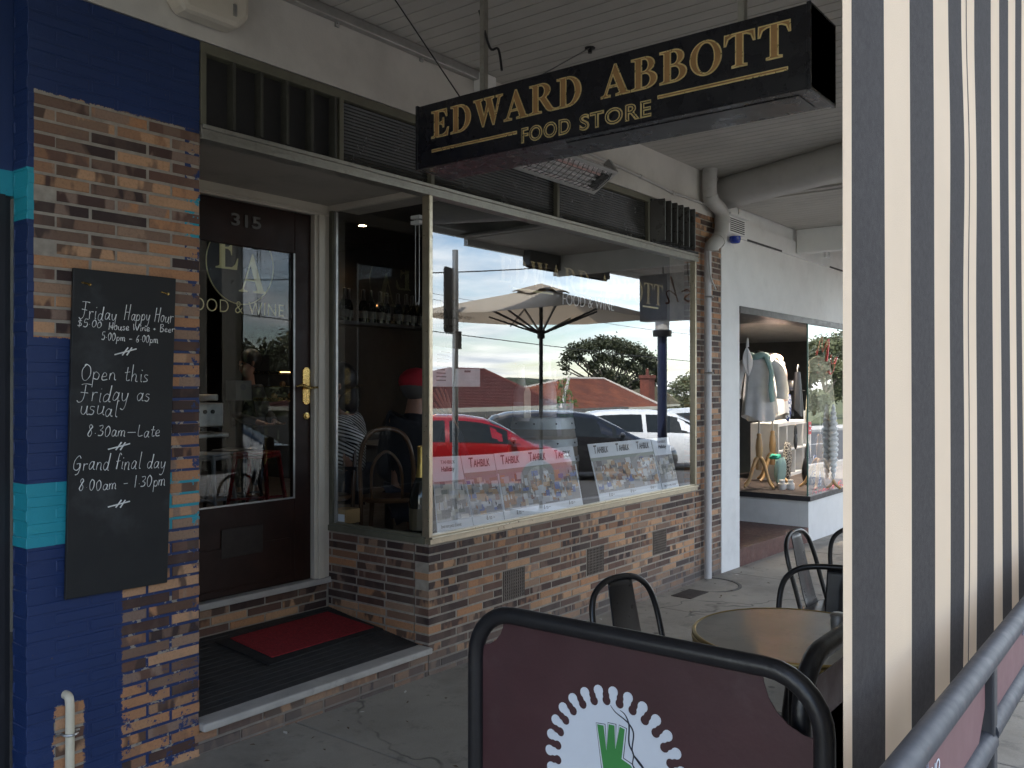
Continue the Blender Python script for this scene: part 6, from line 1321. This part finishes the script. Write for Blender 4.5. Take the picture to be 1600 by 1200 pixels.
# cars
m_tyre = M('tyre', (.015, .015, .016), .8); m_rim = M('alloy', (.45, .45, .46), .3, .9); m_cglass = M('car glass', (.02, .024, .026), .08, coat=.0, spec=.25); m_lamp = M('tail lamp', (.35, .01, .01), .2, coat=.5); m_hl = M('head lamp', (.6, .62, .65), .1, coat=.5)
def car(label, loc, rz, paint, L=4.1, H=1.47, Wd=1.74, roof_fw=.0):
    t = thing('parked_car', label, 'car', loc, rz, 'cars parked along the street'); h = Wd / 2
    # stations from rear (-x) to front (+x): s, bottom, belt, roof, half width belt, half width roof
    S = [(-.5, .42, .62, .72, .70, .62), (-.485, .30, .84, .90, .88, .74), (-.44, .24, .90, 1.14, .95, .70), (-.40, .2, .92, H - .12, .98, .70), (-.33, .2, .93, H - .03, 1., .70), (-.20, .2, .92, H, 1., .71), (-.02, .2, .90, H - .01, 1., .71), (.08, .2, .89, H - .07, 1., .70), (.17, .2, .88, 1.20, 1., .70), (.26, .2, .87, .98, .99, .74), (.30, .2, .86, .90, .98, .78), (.38, .22, .78, .84, .95, .80), (.45, .25, .68, .74, .88, .74), (.485, .30, .60, .64, .76, .62), (.5, .36, .5, .54, .62, .5)]
    vs = []; n = 13
    for s_, zb_, zl, zr_, wb_, wr_ in S:
        wb_ *= h; wr_ *= h; x = s_ * L
        half = [(wb_ * .90, zb_), (wb_ * .99, zb_ + (zl - zb_) * .35), (wb_, zb_ + (zl - zb_) * .72), (wb_ * .965, zl), (wr_ * 1.05, zl + (zr_ - zl) * .88), (wr_ * .86, zr_ - .004)]
        ring = [(x, a, b) for a, b in half] + [(x, 0, zr_ + .012)] + [(x, -a, b) for a, b in reversed(half)]; vs += ring
    fs = []; 
    for i in range(len(S) - 1):
        for k in range(n - 1): fs.append((i * n + k, i * n + k + 1, (i + 1) * n + k + 1, (i + 1) * n + k))
        fs.append((i * n + n - 1, i * n, (i + 1) * n, (i + 1) * n + n - 1))
    fs += [list(range(n - 1, -1, -1)), list(range((len(S) - 1) * n, len(S) * n))]
    mb = MB(); mb.add(vs, [tuple(reversed(f)) for f in fs]); o = mb.build('body', paint, t, smooth=45, local=True)
    VV = [Vector(v) for v in vs]
    def at(i, k): return VV[int(i) * n + k].lerp(VV[min(int(i) + 1, len(S) - 1) * n + k], i - int(i))
    def strip(name, ia, ib, side, m_):   # side glazing between belt (3) and roof rail (4)
        mb = MB(); k3, k4 = (3, 4) if side > 0 else (9, 8); st = [ia + (ib - ia) * j / 8 for j in range(9)]; o_ = Vector((0, .008 * side, .004)); lo, hi = [], []
        for j, i in enumerate(st):
            a, b = at(i, k3), at(i, k4); lo.append(a.lerp(b, .08) + o_); hi.append(a.lerp(b, .93) + o_)
        mb.add(lo + hi, [(j, j + 1, j + 10, j + 9) if side > 0 else (j, j + 9, j + 10, j + 1) for j in range(8)]); mb.build(name, m_, t, smooth=60, local=True)
    for sd_ in (1, -1): strip('side_window', 2.6, 5.5, sd_, m_cglass); strip('side_window', 5.62, 8.75, sd_, m_cglass)
    for nm, ia, ib in (('windscreen', 7.25, 9.6), ('rear_window', 1.9, 3.3)):
        mb = MB(); st = [ia + (ib - ia) * j / 5 for j in range(6)]; g = []
        for i in st:
            row = [at(i, k) + Vector((0, 0, .010)) for k in (4, 5, 6, 7, 8)]; row[0] = row[0].lerp(row[1], .25); row[-1] = row[-1].lerp(row[-2], .25); g.append(row)
        mb.add([p for r_ in g for p in r_], [(j * 5 + k, j * 5 + k + 1, j * 5 + k + 6, j * 5 + k + 5) for j in range(5) for k in range(4)]); mb.build(nm, m_cglass, t, smooth=60, local=True)
    for sx in (-.31, .32):
        for sy in (1, -1):
            c = Vector((sx * L, sy * (h - .10), .31)); Tm = Matrix.Rotation(R(90), 3, 'X')
            mb = MB(); mb.lathe([(.20, -.11), (.29, -.11), (.315, -.08), (.315, .08), (.29, .11), (.20, .11)], c, 28, T=Tm); w_ = mb.build('wheel', m_tyre, t, smooth=40, local=True)
            mb = MB(); mb.lathe([(.2, -.115), (.18, -.10), (.05, -.118), (0, -.118)] if sy > 0 else [(.2, .115), (.18, .10), (.05, .118), (0, .118)], c, 20, T=Tm); r_ = mb.build('rim', m_rim, w_, smooth=40, local=True)
    for sy in (1, -1):
        mb = MB(); mb.obox((.455 * L, sy * h * .72, .66), (.06, -.05 * sy, 0), (.02, .10 * sy, 0), (0, 0, .05)); mb.build('headlight', m_hl, t, bevel=.02, local=True)
        mb = MB(); mb.obox((-.468 * L, sy * h * .76, .86), (.05, 0, 0), (0, .09, 0), (0, 0, .10)); mb.build('tail_light', m_lamp, t, bevel=.02, local=True)
        mb = MB(); mb.ball((.20 * L, sy * (h + .07), .97), .085, 10, sc=(.7, 1, .7)); mb.build('mirror', paint, t, smooth=60, local=True)
    return t
def paint(n, c): return M(n, c, .22, .0, var=.02, coat=1.)
ROADZ = lambda x: G(x) - .15
def bay(k): p = mir(ORG + FW * 16.4 + RT * -.80); return (p.x + 3.55 * k, p.y - .05, ROADZ(p.x + 3.55 * k))
car('red hatchback angle parked at the kerb opposite the cafe window', bay(0), R(45), paint('red car paint', (.27, .007, .010)), 3.85, 1.41)
car('black hatchback in the bay next to the red car', bay(1), R(45), paint('black car paint', (.012, .012, .014)), 4.4, 1.46)
car('white wagon parked beyond the black hatchback', bay(2.02), R(45), paint('white car paint', (.74, .75, .76)), 4.5, 1.47)
car('silver car at the far end of the angle parked row', bay(3.1), R(45), paint('silver car paint', (.5, .52, .53)), 4.4, 1.5)
car('white hatchback parked on the near side of the red hatchback', bay(-1.25), R(45), paint('white car paint', (.74, .75, .76)), 4.1, 1.42)
# houses opposite
def tilemat(name, a, b):
    N = newmat(name); p = N.pos; v = N.n('ShaderNodeTexVoronoi'); v.inputs['Scale'].default_value = 2.6; N.l.new(p, v.inputs['Vector'])
    c = N.mix(N.ramp(N.noise(p, .7, 6, .7), [(.35, 0.), (.65, 1.)]), a, b); c = N.mix(N.m('MULTIPLY', N.xyz(v.outputs['Color'])[0], .35), c, (.08, .03, .02)); N.l.new(c, N.b.inputs['Base Color']); N.b.inputs['Roughness'].default_value = .85; return N.mat
def hip_house(label, x0, x1, y0, y1, zg, ze, zr, tile, wallm, rx0, rx1, chim=None, caps=None):
    t = thing('house', label, 'house'); ym = (y0 + y1) / 2
    mb = MB(); mb.box(x0 + .5, x1 - .5, y0 + .5, y1 - .5, zg, ze); mb.build('wall', wallm, t)
    mb = MB(); E4 = [Vector((x0, y1, ze)), Vector((x1, y1, ze)), Vector((x1, y0, ze)), Vector((x0, y0, ze))]; Ra, Rb = Vector((rx0, ym, zr)), Vector((rx1, ym, zr))
    def face(a, b, c, d, n=26):  # a,b eave; d,c ridge: stepped tile courses
        for i in range(n):
            u0, u1 = i / n, (i + 1) / n; st = Vector((0, 0, .05))
            mb.add([a.lerp(d, u0) + st, b.lerp(c, u0) + st, b.lerp(c, u1), a.lerp(d, u1)], [(0, 1, 2, 3)])
            mb.add([a.lerp(d, u0), b.lerp(c, u0), b.lerp(c, u0) + st, a.lerp(d, u0) + st], [(0, 1, 2, 3)])
    face(E4[1], E4[0], Ra, Rb); face(E4[3], E4[2], Rb, Ra); face(E4[0], E4[3], Ra, Ra); face(E4[2], E4[1], Rb, Rb); rf = mb.build('roof', tile, t)
    mb = MB(); mb.tube([Ra, Rb], .12, 8); [mb.tube([e + Vector((0, 0, .05)), r_], .11, 8) for e, r_ in ((E4[0], Ra), (E4[1], Rb), (E4[2], Rb), (E4[3], Ra))]
    mb.build('ridge_tiles', caps or tile, rf)
    mb = MB(); mb.box(x0, x1, y1 - .05, y1 + .08, ze - .2, ze + .02); mb.box(x0 - .05, x0 + .05, y0, y1, ze - .2, ze + .02); mb.build('gutter', m_cream, t)
    if chim: mb = MB(); mb.box(chim[0] - .45, chim[0] + .45, chim[1] - .4, chim[1] + .4, ze, chim[2]); mb.box(chim[0] - .52, chim[0] + .52, chim[1] - .47, chim[1] + .47, chim[2] - .25, chim[2]); mb.tube([(chim[0], chim[1], chim[2]), (chim[0], chim[1], chim[2] + .5)], .13, 10); mb.build('chimney', tilemat('chimney brick', (.24, .07, .045), (.15, .05, .04)), rf)
    for k in range(3):
        x = x0 + (x1 - x0) * (.25 + .25 * k); mb = MB(); mb.box(x - .7, x + .7, y1 - .52, y1 - .42, ze - 1.6, ze - .45); f_ = mb.build('window', m_cream, t); mb = MB(); mb.box(x - .62, x + .62, y1 - .41, y1 - .40, ze - 1.52, ze - .53); mb.build('pane', m_cglass, f_)
    return t
tA = tilemat('dark red roof tile', (.115, .028, .024), (.085, .024, .022)); tB = tilemat('orange terracotta tile', (.29, .095, .048), (.17, .055, .036))
yv = 25.6
eA0, eA1 = V(648, 640, yv), V(872, 640, yv)
rA0, rA1 = V(700, 577, yv + 4.6), V(757, 577, yv + 4.6)
m_wall1 = M('cream house render', (.42, .38, .30), .85, var=.08, scale=1); m_wall2 = M('red brick house wall', (.22, .10, .07), .9, var=.2, scale=3)
hip_house('low house with dark red tiled hip roof across the street', eA0.x, eA1.x, eA0.y - 9.2, eA0.y, -3.2, eA0.z, rA0.z, tA, m_wall1, rA0.x, rA1.x)
eB0, eB1 = V(862, 641, yv + 1), V(1034, 641, yv + 1); rB0, rB1 = V(870, 591, yv + 6), V(944, 590, yv + 6)
cB = V(1012, 592, yv + 5)
hip_house('house with weathered orange tiled roof and brick chimney across the street', eB0.x + 1, eB1.x, eB0.y - 10, eB0.y, -3.2, eB0.z, rB0.z, tB, m_wall2, rB0.x + 1.5, rB1.x, (cB.x, cB.y, cB.z + .3), M('pale mortar ridge caps', (.42, .38, .34), .9, var=.3))
eC0, eC1 = V(985, 634, yv + 14), V(1062, 636, yv + 14); rC = V(1022, 606, yv + 18)
hip_house('further house with olive grey roof behind the brick chimney', eC0.x, eC1.x, eC0.y - 8, eC0.y, -3.2, eC0.z, rC.z, tilemat('mossy roof tile', (.16, .14, .08), (.10, .10, .07)), m_wall1, rC.x - 1, rC.x + 1.5)
fn_ = thing('grey_fence', 'long grey timber fence across the street below the roofs', 'fence'); mb = MB(); f0, f1 = V(640, 660, yv - 6), V(740, 656, yv - 6)
for i in range(60): x = f0.x - 14 + i * .5; mb.box(x, x + .44, f0.y - .03, f0.y, -3.2, f0.z + .3)
mb.build('palings', M('grey palings', (.16, .15, .14), .9, var=.2, scale=2), fn_)
# trees
m_bark = M('grey bark', (.12, .095, .075), .9, var=.3, scale=3, bump=.6, bs=20)
def leafmat(name, a, b):
    N = newmat(name); at_ = N.n('ShaderNodeAttribute', attribute_name='bc'); s = N.xyz(at_.outputs['Vector']); N.l.new(N.mix(s[0], a, b), N.b.inputs['Base Color']); N.b.inputs['Roughness'].default_value = .6; return N.mat
m_gum = leafmat('gum leaf', (.022, .030, .012), (.060, .068, .028)); m_shrub = leafmat('olive shrub leaf', (.05, .065, .025), (.11, .12, .05)); m_bright = leafmat('fresh green leaf', (.05, .10, .02), (.12, .19, .05))
def tree(name, label, base_, clumps, nl, ls, mat, trunk=.3, group=None, limbs=True):
    t = thing(name, label, 'tree', group=group); base_ = Vector(base_); mb = MB()
    cs = [(Vector(c), r) for c, r in clumps]; mid = sum((c for c, _ in cs), Vector()) / len(cs); fork = base_.lerp(mid, .55)
    mb.tube(smooth_path([base_, base_.lerp(fork, .5) + Vector((trunk * .4, 0, 0)), fork]), [trunk * (1 - .035 * i) for i in range(11)], 9)
    for c, r in cs: mb.tube(smooth_path([fork, fork.lerp(c, .5) + Vector((rnd.uniform(-.3, .3), 0, -.2 * r)), c]), [max(.03, trunk * .5 * (1 - .08 * i)) for i in range(11)], 6)
    mb.build('trunk', m_bark, t, smooth=60)
    mb = MB()
    for c, r in cs:
        for _ in range(max(6, int(nl * r * r))):
            d = Vector((rnd.gauss(0, 1), rnd.gauss(0, 1), rnd.gauss(0, .8))).normalized() * r * rnd.uniform(.45, 1.05); d.z *= .72; p = c + d
            # a little sprig of leaves
            sh = rnd.random() * .65 + (.35 if d.z > 0 else 0) * rnd.random()
            for _k in range(5):
                q_ = p + Vector((rnd.gauss(0, ls), rnd.gauss(0, ls), rnd.gauss(0, ls))); a = Vector((rnd.gauss(0, 1), rnd.gauss(0, 1), rnd.gauss(0, .7))).normalized() * ls; b = a.orthogonal().normalized() * ls * .45
                mb.add([q_ - a, q_ + b, q_ + a, q_ - b], [(0, 1, 2, 3)], 0, (min(1, sh), 0, 0))
    mb.build('crown', mat, t); return t
yt = 70
def cl(px, py, rpx, yv_=yt):
    p = V(px, py, yv_); dep = (mir(p) - ORG).dot(FW); return (p, rpx * dep / FPX)
gum = [cl(*c) for c in ((888, 556, 9), (898, 545, 10), (881, 570, 5), (884, 578, 4), (918, 543, 12), (938, 537, 13), (958, 538, 14), (978, 544, 14), (998, 552, 14), (1012, 563, 13), (1024, 576, 12), (1028, 592, 10), (940, 560, 11), (962, 562, 12), (985, 572, 13), (1005, 585, 12), (925, 572, 9), (948, 585, 12), (970, 595, 13), (993, 603, 11), (930, 592, 9), (905, 560, 7), (950, 604, 10), (1018, 606, 8))]
tree('gum_tree', 'large spreading dark gum tree behind the orange roof', (V(950, 640, yt).x, V(950, 640, yt).y, -4), [(p_, r_ * 1.18) for p_, r_ in gum], 52, .28, m_gum, .55)
tree('bushy_tree', 'rounded olive green tree right of the navy street post', (V(1066, 640, 60).x, V(1066, 640, 60).y, -4), [cl(*c, 60) for c in ((1062, 606, 16), (1074, 596, 16), (1086, 604, 16), (1064, 628, 18), (1084, 630, 18), (1100, 610, 18), (1046, 622, 12), (1104, 636, 18))], 42, .26, m_shrub, .3)
tree('small_tree', 'small fresh green tree in front of the orange roof', (V(884, 650, 23.5).x, V(884, 650, 23.5).y, -3.2), [cl(*c, 23.5) for c in ((881, 600, 9), (886, 612, 10), (878, 625, 9), (893, 630, 10), (884, 640, 11), (900, 645, 8))], 75, .10, m_bright, .09)
for i, (px, s_) in enumerate(((560, 1), (470, 1.2), (400, 1), (1180, 1.1), (1320, 1.2))):
    p = V(px, 600, 55); tree('street_tree', ('dense olive tree standing off to the left of the dark red roof', 'taller olive tree further left of the dark red roof', 'far left olive tree of the row', 'olive tree far down the street on the right', 'last olive tree down the street on the right')[i], (p.x, p.y, -4), [(p + Vector((rnd.uniform(-3, 3), rnd.uniform(-2, 2), rnd.uniform(-2, 2.5))) , rnd.uniform(1.5, 2.3) * s_) for _ in range(8)], 32, .3, m_shrub if i % 2 else m_gum, .35)
for i, (px, py, yv_, r_, lb) in enumerate(((1244, 585, 34, 2.3, 'tall street tree mirrored in the dress shop glass, leftmost of three'), (1290, 570, 40, 3.2, 'tall street tree mirrored in the dress shop glass, middle of three'), (1335, 560, 46, 3.8, 'tall street tree mirrored in the dress shop glass, rightmost of three'))):
    p = V(px, py, yv_); tree('street_tree', lb, (p.x, p.y, -4), [(p + Vector((rnd.uniform(-1, 1) * r_ * 1.6, rnd.uniform(-2, 2), rnd.uniform(-1.3, .8) * r_ * 1.2)), r_ * rnd.uniform(.5, .8)) for _ in range(11)], 30, .3, m_shrub if i % 2 else m_gum, .35)
# poles and wires
pw = thing('power_line', 'bundle of overhead power lines strung across the sky over the street', 'power line'); 
def wire(a, b, r, sag=.25):
    mb = MB(); a, b = Vector(a), Vector(b); mb.tube([a.lerp(b, i / 16) - Vector((0, 0, sag * 4 * (i / 16) * (1 - i / 16))) for i in range(17)], r, 5); mb.build('wire', m_gap, pw)
def wpx(x0, y0, x1, y1, yv0, yv1, r, ext=1.6):
    a, b = V(x0, y0, yv0), V(x1, y1, yv1); d = b - a; wire(a - d * ext, b + d * ext, r)
wpx(675, 411, 835, 406, 11.5, 11.5, .018); wpx(675, 445, 770, 462, 14, 14, .007); wpx(675, 454, 770, 472, 14, 14, .007); wpx(675, 471, 740, 478, 14.4, 14.4, .007); wpx(735, 515, 1085, 558, 16, 16, .016, .8); wpx(1000, 505, 1085, 516, 18, 18, .010)
for i in range(7): z = 5.6 + .42 * i; wire((-60, -9.5 - .5 * i, z), (-2, -10.5 - .4 * i, z + .5), .016)
# shops and trees left along the street so the door and side glass have something to mirror
for i, (x, h_, c_) in enumerate(((-32, 6.5, (.30, .24, .18)), (-20, 5.2, (.12, .08, .06)), (-47, 7.5, (.22, .22, .22)))):
    t = thing('street_building', ('tan two storey shop across the street to the left', 'low brown brick shop across the street to the left', 'grey block furthest left across the street')[i], 'building'); mb = MB(); mb.box(x - 5, x + 5, -27, -17, -1, h_); mb.build('wall', M('facade', c_, .85, var=.1, scale=1), t)
    mb = MB(); mb.box(x - 5.2, x + 5.2, -27.2, -16.8, h_, h_ + .3); mb.build('roof', m_gap, t)
    for k in range(4): mb = MB(); mb.box(x - 4.3 + 2.3 * k, x - 2.7 + 2.3 * k, -17.0, -16.95, 1.0, 2.6); f_ = mb.build('window', m_white, t); mb = MB(); mb.box(x - 4.2 + 2.3 * k, x - 2.8 + 2.3 * k, -16.95, -16.94, 1.1, 2.5); mb.build('pane', m_cglass, f_)
convert_all()
